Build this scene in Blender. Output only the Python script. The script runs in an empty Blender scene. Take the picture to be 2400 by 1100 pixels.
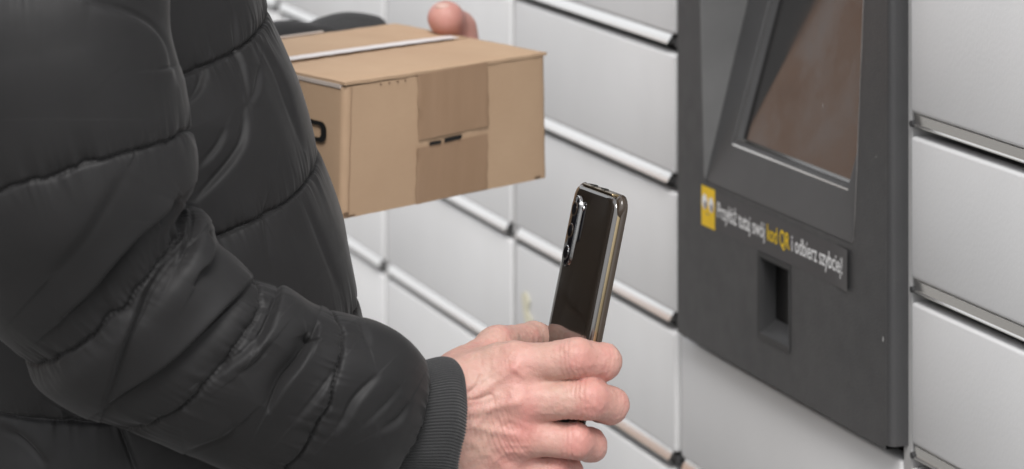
import bpy, bmesh, math, random
import numpy as np
from mathutils import Vector, Matrix

random.seed(7)
RNG = np.random.default_rng(11)
R = math.radians
SC = bpy.context.scene
COL = SC.collection

# ------------------------------------------------------------------ camera
FPX = 6500.0          # focal length in pixels of the 2400 px wide photograph
HOR = -873.0          # row of the horizon in the photograph (far above the crop)
CAM = np.array([2.218, -1.027, 1.62])
RIGHT = np.array([0.3652, 0.9309, 0.0])
FWD = np.array([-0.9309, 0.3652, 0.0])
UP = np.array([0.0, 0.0, 1.0])
cd = bpy.data.cameras.new('camera')
cam = bpy.data.objects.new('camera', cd)
COL.objects.link(cam)
cam.location = CAM
cam.rotation_euler = (R(90), 0, math.atan2(0.9309, 0.3652))
cd.sensor_width = 36.0
cd.lens = 36.0 * FPX / 2400.0
cd.shift_y = -(550.0 - HOR) / 2400.0
cd.clip_start = 0.05
cd.clip_end = 500
cd.dof.use_dof = True
cd.dof.focus_distance = 1.80
cd.dof.aperture_fstop = 8.8
SC.camera = cam

# ------------------------------------------------------------------ sky, sun, exposure
SUN_EL, SUN_AZ = R(52), R(112)      # soft sun of a bright overcast day
world = bpy.data.worlds.new('World')
SC.world = world
world.use_nodes = True
wn = world.node_tree
wn.nodes.clear()
sky = wn.nodes.new('ShaderNodeTexSky')
sky.sky_type = 'NISHITA'
sky.sun_disc = False
sky.sun_elevation = SUN_EL
sky.sun_rotation = SUN_AZ
sky.air_density = 1.0
sky.dust_density = 4.0
hs = wn.nodes.new('ShaderNodeHueSaturation')
hs.inputs['Saturation'].default_value = 0.12
bg = wn.nodes.new('ShaderNodeBackground')
bg.inputs['Strength'].default_value = 0.12
wo = wn.nodes.new('ShaderNodeOutputWorld')
wn.links.new(sky.outputs[0], hs.inputs['Color'])
# even cloud cover over the clear-sky model
cl = wn.nodes.new('ShaderNodeMix'); cl.data_type = 'RGBA'
cl.inputs[0].default_value = 0.62
cl.inputs[7].default_value = (5.9, 6.0, 6.2, 1)
wn.links.new(hs.outputs[0], cl.inputs[6])
wn.links.new(cl.outputs[2], bg.inputs['Color'])
wn.links.new(bg.outputs[0], wo.inputs['Surface'])

sd = bpy.data.lights.new('sun', 'SUN')
sd.energy = 1.35
sd.angle = R(25)
sd.color = (1.0, 0.975, 0.95)
sun = bpy.data.objects.new('sun', sd)
COL.objects.link(sun)
# direction towards the sun: sky sun_rotation is clockwise from +Y
sdir = Vector((math.sin(SUN_AZ) * math.cos(SUN_EL), math.cos(SUN_AZ) * math.cos(SUN_EL), math.sin(SUN_EL)))
sun.rotation_euler = sdir.to_track_quat('Z', 'Y').to_euler()

SC.view_settings.view_transform = 'Standard'
SC.view_settings.look = 'None'
SC.view_settings.exposure = 0.74
SC.view_settings.gamma = 1.0
SC.render.engine = 'CYCLES'
SC.cycles.use_denoising = True
SC.cycles.max_bounces = 8

# ------------------------------------------------------------------ helpers

def at(px, py, d):
    """World point(s) of photograph pixel (px, py) at distance d along the view axis."""
    px = np.asarray(px, float); py = np.asarray(py, float); d = np.asarray(d, float)
    X = (px - 1200.0) * d / FPX
    Z = -(py - HOR) * d / FPX
    return CAM + X[..., None] * RIGHT + d[..., None] * FWD + Z[..., None] * UP


def camco(p):
    q = np.asarray(p, float) - CAM
    return q @ RIGHT, q @ FWD, q[..., 2]


def pix(p):
    X, Y, Z = camco(p)
    return 1200 + X * FPX / Y, HOR - Z * FPX / Y


def onwall(px, py, p=0.0):
    """(x, z) where the ray through the pixel meets the plane y = -p of the locker front."""
    d = (px - 1200.0) / FPX * RIGHT + FWD - (py - HOR) / FPX * UP
    t = (-p - CAM[1]) / d[1]
    q = CAM + t * d
    return float(q[0]), float(q[2])


def mesh(name, v, f, mat=None, parent=None, smooth=True):
    me = bpy.data.meshes.new(name)
    v = np.asarray(v, float)
    me.from_pydata([tuple(x) for x in v] if len(v) < 20000 else v.tolist(), [], f if isinstance(f, list) else f.tolist())
    me.validate(clean_customdata=False)
    if smooth:
        me.shade_smooth()
    o = bpy.data.objects.new(name, me)
    COL.objects.link(o)
    if mat:
        me.materials.append(mat)
    if parent:
        o.parent = parent
    return o


def bmobj(name, bm, mat=None, parent=None, smooth=False):
    me = bpy.data.meshes.new(name)
    bmesh.ops.recalc_face_normals(bm, faces=bm.faces)
    bm.to_mesh(me); bm.free()
    if smooth:
        me.shade_smooth()
    o = bpy.data.objects.new(name, me)
    COL.objects.link(o)
    if mat:
        me.materials.append(mat)
    if parent:
        o.parent = parent
    return o


def box(bm, lo, hi, bev=0.0, seg=2):
    """Axis aligned box added to bm, edges bevelled."""
    r = bmesh.ops.create_cube(bm, size=1.0)
    vs = r['verts']
    lo = Vector(lo); hi = Vector(hi)
    for v in vs:
        v.co = Vector(((v.co.x + .5) * (hi.x - lo.x) + lo.x, (v.co.y + .5) * (hi.y - lo.y) + lo.y, (v.co.z + .5) * (hi.z - lo.z) + lo.z))
    if bev:
        es = list({e for v in vs for e in v.link_edges})
        bmesh.ops.bevel(bm, geom=es, offset=bev, segments=seg, profile=0.5, affect='EDGES')


def empty(name, loc):
    o = bpy.data.objects.new(name, None)
    o.empty_display_size = 0.05
    COL.objects.link(o)
    o.location = loc
    return o


def tag(o, label=None, cat=None, group=None, kind=None):
    if label: o['label'] = label
    if cat: o['category'] = cat
    if group: o['group'] = group
    if kind: o['kind'] = kind


def setparent(o, p):
    """Parent keeping the world placement; parents are unrotated empties or meshes at the origin."""
    o.parent = p
    o.matrix_parent_inverse = Matrix.Translation(-Vector(p.location)) if p.parent is None else Matrix.Identity(4)


# ---- materials
class NT:
    def __init__(s, name, col=(.5, .5, .5), rough=.5, metal=0., ior=None, coat=0., spec=None):
        s.m = bpy.data.materials.new(name); s.m.use_nodes = True
        s.t = s.m.node_tree; s.n = s.t.nodes; s.l = s.t.links
        s.b = s.n['Principled BSDF']
        s.b.inputs['Base Color'].default_value = (*col, 1)
        s.b.inputs['Roughness'].default_value = rough
        s.b.inputs['Metallic'].default_value = metal
        if ior: s.b.inputs['IOR'].default_value = ior
        if coat: s.b.inputs['Coat Weight'].default_value = coat
        if spec is not None: s.b.inputs['Specular IOR Level'].default_value = spec
        s.tc = s.n.new('ShaderNodeTexCoord')
        s.co = s.tc.outputs['Object']

    def noise(s, scale, detail=4, rough=.55, stretch=None, dist=0.):
        n = s.n.new('ShaderNodeTexNoise')
        n.inputs['Scale'].default_value = scale; n.inputs['Detail'].default_value = detail
        n.inputs['Roughness'].default_value = rough; n.inputs['Distortion'].default_value = dist
        src = s.co
        if stretch is not None:
            mp = s.n.new('ShaderNodeMapping'); mp.inputs['Scale'].default_value = stretch
            s.l.new(s.co, mp.inputs[0]); src = mp.outputs[0]
        s.l.new(src, n.inputs['Vector'])
        return n.outputs['Fac']

    def ramp(s, fac, stops):
        r = s.n.new('ShaderNodeValToRGB')
        e = r.color_ramp.elements
        while len(e) < len(stops): e.new(.5)
        for k, (p, c) in enumerate(stops):
            e[k].position = p; e[k].color = (*c, 1) if len(c) == 3 else c
        s.l.new(fac, r.inputs[0]); return r.outputs[0]

    def mix(s, fac, a, b, mode='MIX'):
        m = s.n.new('ShaderNodeMix'); m.data_type = 'RGBA'; m.blend_type = mode
        for sock, v in ((m.inputs[0], fac), (m.inputs[6], a), (m.inputs[7], b)):
            if hasattr(v, 'links'): s.l.new(v, sock)
            else: sock.default_value = v if not isinstance(v, tuple) else (*v, 1)
        return m.outputs[2]

    def color(s, o): s.l.new(o, s.b.inputs['Base Color'])
    def rough(s, o): s.l.new(o, s.b.inputs['Roughness'])

    def bump(s, h, strength=.3, dist=.001):
        b = s.n.new('ShaderNodeBump'); b.inputs['Strength'].default_value = strength; b.inputs['Distance'].default_value = dist
        if getattr(s, 'lastb', None): s.l.new(s.lastb, b.inputs['Normal'])
        s.l.new(h, b.inputs['Height']); s.lastb = b.outputs[0]
        s.l.new(b.outputs[0], s.b.inputs['Normal'])

    def gray(s, fac, a, b, lo=.3, hi=.7): return s.ramp(fac, [(lo, (a, a, a)), (hi, (b, b, b))])


def M_white_door():
    m = NT('white_powder_coat', (.74, .74, .745), .38)
    n = m.noise(6, 3)
    c = m.ramp(n, [(.3, (.75, .75, .752)), (.7, (.80, .80, .802))])
    c = m.mix(m.gray(m.noise(2.2, 6, .7, (1, 1, .35)), 0, .16, .48, .75), c, (.52, .51, .49))      # faint street grime
    c = m.mix(m.gray(m.noise(85, 2, .5), 0, .5, .76, .84), c, (.45, .44, .42))                      # specks
    m.color(c)
    m.rough(m.gray(m.noise(40, 3), .42, .54))
    m.bump(m.noise(420, 2, .5, (1, 1, .6)), .30, .0006)
    return m.m


def M_plain(name, col, rough, metal=0., bumpscale=0, bstr=.2, bdist=.0005, var=.08, **k):
    m = NT(name, col, rough, metal, **k)
    c = np.array(col)
    m.color(m.ramp(m.noise(25, 4), [(.3, tuple(c * (1 - var))), (.7, tuple(np.minimum(c * (1 + var), 1)))]))
    if bumpscale: m.bump(m.noise(bumpscale, 3), bstr, bdist)
    return m.m


def M_terminal():
    m = NT('dark_grey_powder_coat', (.062, .062, .064), .42)
    m.color(m.ramp(m.noise(9, 4), [(.3, (.056, .056, .058)), (.7, (.068, .067, .068))]))
    m.rough(m.gray(m.noise(60, 3), .34, .46))
    m.bump(m.noise(650, 2, .5), .55, .0006)
    m.bump(m.noise(1900, 2, .5), .25, .0003)
    return m.m


def M_steel():
    m = NT('brushed_steel_strip', (.86, .85, .83), .22, 1.0)
    m.rough(m.gray(m.noise(30, 4, .6, (.15, 4, 4)), .10, .19))
    m.bump(m.noise(260, 3, .6, (.05, 4, 4)), .12, .0003)
    return m.m


def M_card():
    m = NT('brown_corrugated_card', (.39, .26, .155), .78)
    a = m.noise(9, 5)
    b = m.noise(1.0, 6, .7, (60, 60, 900))
    fib = m.noise(700, 3, .7)
    c = m.ramp(a, [(.25, (.435, .292, .187)), (.75, (.505, .352, .230))])
    c = m.mix(m.gray(b, 0, .22, .35, .75), c, (.40, .262, .162))
    c = m.mix(m.gray(fib, 0, .55, .60, .80), c, (.42, .275, .17))
    m.color(c)
    m.bump(m.noise(1.0, 2, .5, (260, 260, 9)), .10, .0006)   # faint flutes
    m.bump(m.noise(900, 3), .12, .0003)
    return m.m


def M_kraft_tape():
    m = NT('brown_packing_tape', (.25, .155, .09), .36)
    a = m.noise(1.0, 3, .5, (90, 90, 8))
    m.color(m.ramp(a, [(.2, (.32, .207, .130)), (.8, (.36, .236, .152))]))
    m.rough(m.gray(m.noise(40, 3), .30, .50))
    m.bump(m.noise(1.0, 4, .6, (200, 200, 9)), .22, .0007)
    return m.m


def M_jacket():
    m = NT('black_quilted_nylon', (.026, .026, .027), .62, spec=.33)
    m.b.inputs['Sheen Weight'].default_value = .08
    m.b.inputs['Sheen Roughness'].default_value = .4
    m.color(m.ramp(m.noise(14, 4), [(.3, (.0125, .0121, .0125)), (.7, (.0165, .0158, .0162))]))
    m.rough(m.gray(m.noise(50, 4), .56, .66))
    m.bump(m.noise(38, 3, .5), .06, .003)
    m.bump(m.noise(1800, 2, .5), .10, .0003)
    return m.m


def M_knit():
    m = NT('black_rib_knit', (.022, .022, .023), .8)
    m.b.inputs['Sheen Weight'].default_value = .3
    m.bump(m.noise(1500, 2), .4, .0006)
    return m.m


def M_skin():
    m = NT('skin', (.55, .34, .26), .48)
    big = m.noise(42, 5, .6)
    fine = m.noise(170, 5, .65)
    spot = m.noise(330, 3, .6)
    c = m.ramp(big, [(.28, (.46, .295, .235)), (.5, (.515, .290, .243)), (.72, (.53, .225, .200))])
    c = m.mix(m.gray(fine, 0, .5, .35, .75), c, (.56, .375, .30))
    c = m.mix(m.gray(spot, 0, .35, .62, .78), c, (.36, .205, .16))
    # redder knuckles and wrinkle colour are stored per vertex when the hand is shaped (blood in the skin, not shade)
    at_ = m.n.new('ShaderNodeAttribute'); at_.attribute_name = 'red'
    c = m.mix(at_.outputs['Fac'], c, (.55, .20, .18))
    m.color(c)
    m.b.inputs['Subsurface Weight'].default_value = .22
    m.b.inputs['Subsurface Radius'].default_value = (.006, .0022, .0012)
    m.b.inputs['Subsurface Scale'].default_value = .6
    m.rough(m.gray(m.noise(300, 3), .42, .58))
    v = m.n.new('ShaderNodeTexVoronoi'); v.feature = 'DISTANCE_TO_EDGE'; v.inputs['Scale'].default_value = 620
    m.l.new(m.co, v.inputs['Vector'])
    m.bump(v.outputs['Distance'], .30, .0007)
    m.bump(m.noise(420, 4, .6), .22, .0006)
    return m.m


def M_screen():
    m = NT('dark_display_glass', (.012, .011, .011), .06, ior=2.4)
    m.rough(m.gray(m.noise(14, 5, .65), .04, .22, .35, .75))
    return m.m


def M_phoneback():
    m = NT('black_phone_glass', (.024, .018, .013), .09, ior=2.2, coat=.5)
    m.rough(m.gray(m.noise(35, 5, .6), .05, .14))
    return m.m


def M_brick():
    m = NT('brown_brick', (.30, .17, .12), .85)
    b = m.n.new('ShaderNodeTexBrick')
    b.inputs['Scale'].default_value = 1.0
    b.inputs['Brick Width'].default_value = .25; b.inputs['Row Height'].default_value = .075; b.inputs['Mortar Size'].default_value = .008
    b.inputs['Color1'].default_value = (.50, .26, .165, 1); b.inputs['Color2'].default_value = (.36, .19, .13, 1); b.inputs['Mortar'].default_value = (.45, .40, .35, 1)
    mp = m.n.new('ShaderNodeMapping'); mp.inputs['Rotation'].default_value = (R(90), 0, 0)
    m.l.new(m.co, mp.inputs[0]); m.l.new(mp.outputs[0], b.inputs['Vector'])
    m.color(m.mix(m.gray(m.noise(.9, 6, .65), 0, .75, .35, .7), b.outputs['Color'], (.64, .50, .40)))
    return m.m


def M_paving():
    m = NT('light_grey_paving', (.33, .32, .31), .85)
    b = m.n.new('ShaderNodeTexBrick')
    b.inputs['Scale'].default_value = 1.0; b.inputs['Brick Width'].default_value = .4; b.inputs['Row Height'].default_value = .2
    b.inputs['Mortar Size'].default_value = .006
    b.inputs['Color1'].default_value = (.20, .195, .185, 1); b.inputs['Color2'].default_value = (.16, .157, .15, 1); b.inputs['Mortar'].default_value = (.16, .15, .145, 1)
    m.l.new(m.co, b.inputs['Vector'])
    m.color(b.outputs['Color'])
    m.bump(m.noise(90, 4), .3, .002)
    return m.m


MAT = dict(
    door=M_white_door(), term=M_terminal(), steel=M_steel(), card=M_card(), kraft=M_kraft_tape(), jacket=M_jacket(),
    knit=M_knit(), skin=M_skin(), screen=M_screen(), pback=M_phoneback(), brick=M_brick(), paving=M_paving(),
    post=M_plain('light_grey_post_paint', (.50, .495, .49), .45, bumpscale=300),
    carcass=M_plain('grey_cabinet_steel', (.10, .095, .095), .5),
    rubber=M_plain('dark_rubber', (.05, .05, .052), .6),
    recess=M_plain('grey_textured_side_plate', (.165, .165, .165), .5, bumpscale=500, bstr=.4),
    bezel=M_plain('grey_bezel_plate', (.066, .066, .067), .45, bumpscale=700, bstr=.25),
    black=M_plain('black_plastic', (.008, .008, .008), .35),
    pocket=M_plain('dark_plastic_pocket', (.035, .035, .036), .45),
    edge_highlight=M_plain('painted_edge_highlight', (.20, .19, .185), .4, var=.35),  # paler grey standing in for the highlight on the recess edge
    kraftdark=M_plain('dark_card_nick', (.16, .10, .06), .8),
    trim=M_plain('polished_trim', (.8, .78, .75), .12, 1.0),
    sticker=M_plain('dark_vinyl_sticker', (.060, .056, .058), .30, bumpscale=90, bstr=.08),
    yellow=M_plain('yellow_vinyl', (.90, .58, .004), .4),
    yellowink=M_plain('yellow_ink', (.92, .62, .01), .45),
    whiteink=M_plain('white_ink', (.86, .86, .86), .45),
    greyink=M_plain('grey_ink', (.22, .20, .22), .45),
    blackink=M_plain('black_ink', (.008, .008, .008), .6),
    wtape=M_plain('white_paper_tape', (.70, .66, .65), .5, bumpscale=120),
    rawedge=M_plain('pale_card_edge', (.52, .45, .40), .85, bumpscale=800),
    pframe=M_plain('bronze_phone_frame', (.42, .33, .20), .2, 1.0),
    pcase=M_plain('smoky_phone_case', (.045, .032, .022), .18, ior=1.6),
    silver=M_plain('silver_ring', (.75, .75, .75), .15, 1.0),
    lens=M_plain('lens_glass', (.004, .004, .006), .04, ior=1.8),
    cloth=M_plain('dark_trouser_cloth', (.03, .032, .04), .8, bumpscale=900),
    hair=M_plain('grey_brown_hair', (.10, .085, .07), .6, bumpscale=500, bstr=.6),
    leather=M_plain('black_shoe_leather', (.02, .018, .016), .4),
    render_grey=M_plain('grey_wall_render', (.34, .335, .33), .85, bumpscale=20),
    concrete=M_plain('pale_render', (.5, .47, .42), .8),
    winglass=M_plain('window_glass', (.03, .035, .04), .08),
    smear=M_plain('yellow_label_scrap', (.72, .69, .54), .55),
    jzip=M_plain('black_zip', (.015, .015, .016), .35),
    nail=M_plain('fingernail', (.62, .42, .36), .3),
)

# ================================================================== setting
bm = bmesh.new()
bmesh.ops.create_grid(bm, x_segments=2, y_segments=2, size=150)
g = bmobj('pavement', bm, MAT['paving'])
tag(g, 'light grey paved ground in front of the parcel locker', kind='structure')

# brown brick building across the paved yard (seen mirrored in the terminal screen)
bd = empty('brick_building', (-21.3, -10.6, 0))
tag(bd, 'brown brick building with added grey upper storeys across the yard, mirrored in the terminal screen', 'building')
bm = bmesh.new(); box(bm, (0, -9, 0), (20, 0, 6.0)); bmobj('brick_wall', bm, MAT['brick'], bd)
bm = bmesh.new(); box(bm, (0.02, -8.98, 6.003), (19.98, -.02, 16)); bmobj('added_upper_wall', bm, MAT['render_grey'], bd)  # grey upper storeys added out of view, to be mirrored in the door strips
bm = bmesh.new(); box(bm, (-.2, -9.2, 16.003), (20.2, .2, 16.4)); bmobj('roof', bm, MAT['concrete'], bd)
for wz in (1.0, 4.0, 7.4, 10.6, 13.6):
    for wx in (3.2, 6.4, 9.6, 12.8, 16.0):
        bm = bmesh.new(); box(bm, (wx, .003, wz), (wx + 1.3, .06, wz + 1.6)); w = bmobj('window', bm, MAT['concrete'], bd)
        bm = bmesh.new(); box(bm, (wx + .1, .062, wz + .1), (wx + 1.2, .07, wz + 1.5)); bmobj('pane', bm, MAT['winglass'], w)
bd.rotation_euler = (0, 0, math.atan2(-.8, .6))

# ================================================================== parcel locker
PITCH = 0.123
Z0 = 1.128
joints = [onwall(p, 437, 0)[0] for p in (654, 905, 1205, 1592, 2131)]
W = (joints[3] - joints[0]) / 3
POST = 0.0125
T0, T1 = joints[3], joints[4]
cols = [(joints[0] - 2 * W, joints[0] - W), (joints[0] - W, joints[0]), (joints[0], joints[1]), (joints[1], joints[2]), (joints[2], joints[3]), (T1, T1 + W), (T1 + W, T1 + 2 * W)]
KMIN, KMAX = -7, 7
ZB, ZT = Z0 + KMIN * PITCH, Z0 + KMAX * PITCH
locker = empty('parcel_locker', (T0, 0, 0))
tag(locker, 'white parcel locker wall of narrow doors with a dark grey touch terminal', 'parcel locker')
L0 = T0

def lobj(name, bm, mat, parent=locker, smooth=False):
    o = bmobj(name, bm, mat, None, smooth)
    setparent(o, parent)
    return o

XL, XR = cols[0][0], cols[-1][1]
bm = bmesh.new()
box(bm, (XL, .12, ZB - .03), (XR, .60, ZT + .03), .004)
carc = lobj('cabinet', bm, MAT['carcass'])
bm = bmesh.new(); box(bm, (XL - .01, .03, 0), (XR + .01, .58, ZB - .031)); lobj('plinth', bm, MAT['carcass'])
bm = bmesh.new(); box(bm, (XL - .06, -.15, ZT + .031), (XR + .06, .62, ZT + .09), .01); lobj('roof', bm, MAT['term'])
for k, j in enumerate([c[0] for c in cols] + [XR]):
    bm = bmesh.new()
    wpost = POST if abs(j - T1) < .01 else .008
    box(bm, (j - wpost, .03 if abs(j - T0) < .01 else .0022, ZB - .03), (j, .119, ZT + .03), .001)
    lobj('upright', bm, MAT['post'])

def door_mesh(w, steep=False):
    bm = bmesh.new()
    box(bm, (.0, 0, .0092), (w, .016, PITCH - .0082), .0032, 3)
    me = bpy.data.meshes.new('door'); bm.to_mesh(me); bm.free(); me.materials.append(MAT['door'])
    for p in me.polygons: p.use_smooth = len(p.vertices) == 4 and p.area < 2e-4 * 5
    me.shade_smooth()
    me.set_sharp_from_angle(angle=R(50))
    bm = bmesh.new()
    prof = [(.006, .0088), (.0026, .0088), (-.0026, .0011), (-.0026, .0003), (-.0018, -.0003), (.006, -.0003)]
    if steep: prof = [(.006, .0088), (.0002, .0088), (.0010, .0014), (-.0006, .0006), (-.0004, -.0003), (.006, -.0003)]
    x0, x1 = .005, w - .009
    A = [bm.verts.new((x0 + max(0, .0035 - y) * .25, y, z)) for y, z in prof]
    B = [bm.verts.new((x1, y, z)) for y, z in prof]
    n = len(prof)
    for i in range(n): bm.faces.new((A[i], A[(i + 1) % n], B[(i + 1) % n], B[i]))
    bm.faces.new(A[::-1]); bm.faces.new(B)
    bmesh.ops.recalc_face_normals(bm, faces=bm.faces)
    
    ms = bpy.data.meshes.new('handle_strip'); bm.to_mesh(ms); bm.free(); ms.materials.append(MAT['steel']); ms.shade_smooth(); ms.set_sharp_from_angle(angle=R(35))
    bm = bmesh.new()
    bmesh.ops.create_cone(bm, cap_ends=True, segments=16, radius1=.0028, radius2=.0024, depth=.008,
                          matrix=Matrix.Translation((.0020, .0035, .0010)) @ Matrix.Rotation(R(90), 4, 'X'))
    mp_ = bpy.data.meshes.new('stop_pin'); bm.to_mesh(mp_); bm.free(); mp_.materials.append(MAT['rubber']); mp_.shade_smooth(); mp_.set_sharp_from_angle(angle=R(40))
    bm = bmesh.new()
    box(bm, (w - .0085, .004, -.003), (w - .001, .012, .006), .001)
    mr = bpy.data.meshes.new('end_stop'); bm.to_mesh(mr); bm.free(); mr.materials.append(MAT['rubber']); mr.shade_smooth(); mr.set_sharp_from_angle(angle=R(40))
    return me, ms, mr, mp_

cache = {}
for ci, (a, b) in enumerate(cols + [(T0, T1)]):
    x0, x1 = a + .0016, b - (POST if abs(b - T1) < .01 else .008) - .0016
    key = (round(x1 - x0, 4), a > T0 + .01)
    if key not in cache: cache[key] = door_mesh(x1 - x0, key[1])
    me, ms, mr, mp_ = cache[key]
    for k in range(KMIN, KMAX):
        if ci == len(cols) and k >= -1: continue         # the terminal sits there
        if ci == len(cols) and k == -2: pass
        jx, jy = random.uniform(-.0004, .0004), random.uniform(-.0008, .0006)
        d = bpy.data.objects.new('door', me); COL.objects.link(d)
        d.parent = locker; d.location = (x0 - L0 + jx, jy, Z0 + k * PITCH)
        d.rotation_euler = (0, 0, random.uniform(-.0012, .0012))
        s = bpy.data.objects.new('handle_strip', ms); COL.objects.link(s); s.parent = d
        r = bpy.data.objects.new('end_stop', mr); COL.objects.link(r); r.parent = d
        r = bpy.data.objects.new('stop_pin', mp_); COL.objects.link(r); r.parent = d

# worn scrap of yellow label on one door
def wp(px, py, p): x, z = onwall(px, py, p); return (x, -p, z)
pts = [(1222, 690), (1232, 684), (1240, 706), (1236, 730), (1247, 752), (1242, 770), (1230, 756), (1226, 728)]
bm = bmesh.new()
vs = [bm.verts.new(wp(x, y, .0012)) for x, y in pts]
bm.faces.new(vs)
r = bmesh.ops.extrude_face_region(bm, geom=bm.faces[:])
for v in [e for e in r['geom'] if isinstance(e, bmesh.types.BMVert)]: v.co.y += .0011
lobj('label_scrap', bm, MAT['smear'])

# ---- terminal
PT = 0.012
tx0 = onwall(1588, 437, PT)[0]
tx1 = onwall(2077, 437, PT)[0]
tzb = onwall(1600, 792, PT)[1] + .0022
tzt = ZT
term = empty('terminal', (0, 0, 0)); setparent(term, locker)
# opening of the slanted screen recess on the face
oTL, oTR = onwall(1632, -420, PT), onwall(2042, -420, PT)
oBL, oBR = onwall(1650, 420, PT), onwall(2001, 578, PT)
oL0, oR0 = onwall(1640, 0, PT), onwall(2024, 0, PT)
zTop = oL0[1] + .20
# make the opening symmetrical straight lines through the measured points
lx = lambda z: oBL[0] + (oL0[0] - oBL[0]) * (z - oBL[1]) / (oL0[1] - oBL[1])
rx = lambda z: oBR[0] + (oR0[0] - oBR[0]) * (z - oBR[1]) / (oR0[1] - oBR[1])
zb_open = .5 * (oBL[1] + oBR[1])
# scanner pocket
sL, sR = onwall(1779, 700, PT)[0], onwall(1851, 720, PT)[0]
sT, sB = onwall(1779, 592, PT)[1], onwall(1779, 786, PT)[1]

def grid_plate(name, xs, zs, hole, y, mat, parent, map_=None):
    pass

# face plate as a polygon ring set with two holes (flat quads), then thickness by extruding the borders
bm = bmesh.new()
def V(x, z, y=-PT): return bm.verts.new((x, y, z))
CR = .006
op = []   # opening outline, rounded lower corners
zlo, zhi = zb_open, zTop
def arc(cx, cz, r, a0, a1, n=6): return [(cx + r * math.cos(R(a0 + (a1 - a0) * i / n)), cz + r * math.sin(R(a0 + (a1 - a0) * i / n))) for i in range(n + 1)]
op += [(lx(zhi), zhi)]
op += arc(lx(zlo) + CR, zlo + CR, CR, 180, 270)
op += arc(rx(zlo) - CR, zlo + CR, CR, 270, 360)
op += [(rx(zhi), zhi)]
sc = arc(sL + .002, sB + .002, .002, 180, 270, 3) + arc(sR - .002, sB + .002, .002, 270, 360, 3) + arc(sR - .002, sT - .002, .002, 0, 90, 3) + arc(sL + .002, sT - .002, .002, 90, 180, 3)
outer = [(tx0, tzb), (tx1, tzb), (tx1, tzt), (tx0, tzt)]
def loop(pts):
    vs = [V(*p) for p in pts]
    return vs, [bm.edges.new((vs[i], vs[(i + 1) % len(vs)])) for i in range(len(vs))]
vo, eo = loop(outer); va, ea = loop(op); vb, eb = loop(sc)
bmesh.ops.triangle_fill(bm, use_beauty=True, use_dissolve=False, edges=eo + ea + eb)
# drop the faces that filled the holes
def inside(pt, poly):
    x, z = pt; c = False
    for i in range(len(poly)):
        (x1, z1), (x2, z2) = poly[i], poly[i - 1]
        if (z1 > z) != (z2 > z) and x < (x2 - x1) * (z - z1) / (z2 - z1) + x1: c = not c
    return c
kill = [f for f in bm.faces if inside((f.calc_center_median().x, f.calc_center_median().z), op) or inside((f.calc_center_median().x, f.calc_center_median().z), sc)]
bmesh.ops.delete(bm, geom=kill, context='FACES_ONLY')
# rolled edge on the right (towards the camera), plain returns elsewhere
def strip(path, z0, z1):
    prev = None
    for (x, y) in path:
        cur = (bm.verts.new((x, y, z0)), bm.verts.new((x, y, z1)))
        if prev: bm.faces.new((prev[0], cur[0], cur[1], prev[1]))
        prev = cur
rr = .0055
pathR = [(tx1, -PT)] + [(tx1 + .0012, -PT - .0012)] + [(tx1 + .0030 + rr * math.sin(R(a)), -PT - .0014 + rr * (1 - math.cos(R(a)))) for a in range(0, 91, 15)] + [(tx1 + .0030 + rr, .02)]
strip(pathR, tzb + .004, tzt)
capv = [bm.verts.new((x, y, tzb + .004)) for x, y in pathR] + [bm.verts.new((tx1, .02, tzb + .004))]
bm.faces.new(capv)
strip([(tx0, .02), (tx0, -PT)], tzb, tzt)
for zz in (tzb,):
    f = [bm.verts.new(p) for p in ((tx0, -PT, zz), (tx1, -PT, zz), (tx1, .02, zz), (tx0, .02, zz))]
    bm.faces.new(f)
# short return flange round the recess
def ret(pts, dy, closed):
    n = len(pts)
    for i in range(n if closed else n - 1):
        a, b = pts[i], pts[(i + 1) % n]
        bm.faces.new([bm.verts.new(p) for p in ((a[0], -PT, a[1]), (b[0], -PT, b[1]), (b[0], -PT + dy, b[1]), (a[0], -PT + dy, a[1]))])
bmesh.ops.remove_doubles(bm, verts=bm.verts, dist=1e-5)
fp = lobj('face_plate', bm, MAT['term'], term)
fp.data.shade_smooth(); fp.data.set_sharp_from_angle(angle=R(30))

bm = bmesh.new()  # thin strip along the recess edge, its highlight put in as paler colour
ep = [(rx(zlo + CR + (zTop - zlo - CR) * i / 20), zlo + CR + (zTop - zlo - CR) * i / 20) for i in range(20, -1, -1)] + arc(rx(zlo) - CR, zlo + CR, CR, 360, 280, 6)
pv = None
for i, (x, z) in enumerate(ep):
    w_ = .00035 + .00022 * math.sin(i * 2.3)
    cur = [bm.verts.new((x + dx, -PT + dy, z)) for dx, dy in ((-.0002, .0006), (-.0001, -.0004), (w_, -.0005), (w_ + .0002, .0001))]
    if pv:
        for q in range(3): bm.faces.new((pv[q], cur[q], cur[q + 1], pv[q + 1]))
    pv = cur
lobj('recess_edge_highlight', bm, MAT['edge_highlight'], term, True)
# dark strip between terminal and the door under it is the cabinet; slanted screen plate
TILT = math.tan(R(16.5))
def sl(x, z, dn=0.0):
    """Point of the slanted plate at height z, dn metres in front of it."""
    y = -PT + .001 + (z - zlo) * TILT
    return (x, y - dn * math.cos(R(16.5)), z + dn * math.sin(R(16.5)))
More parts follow.
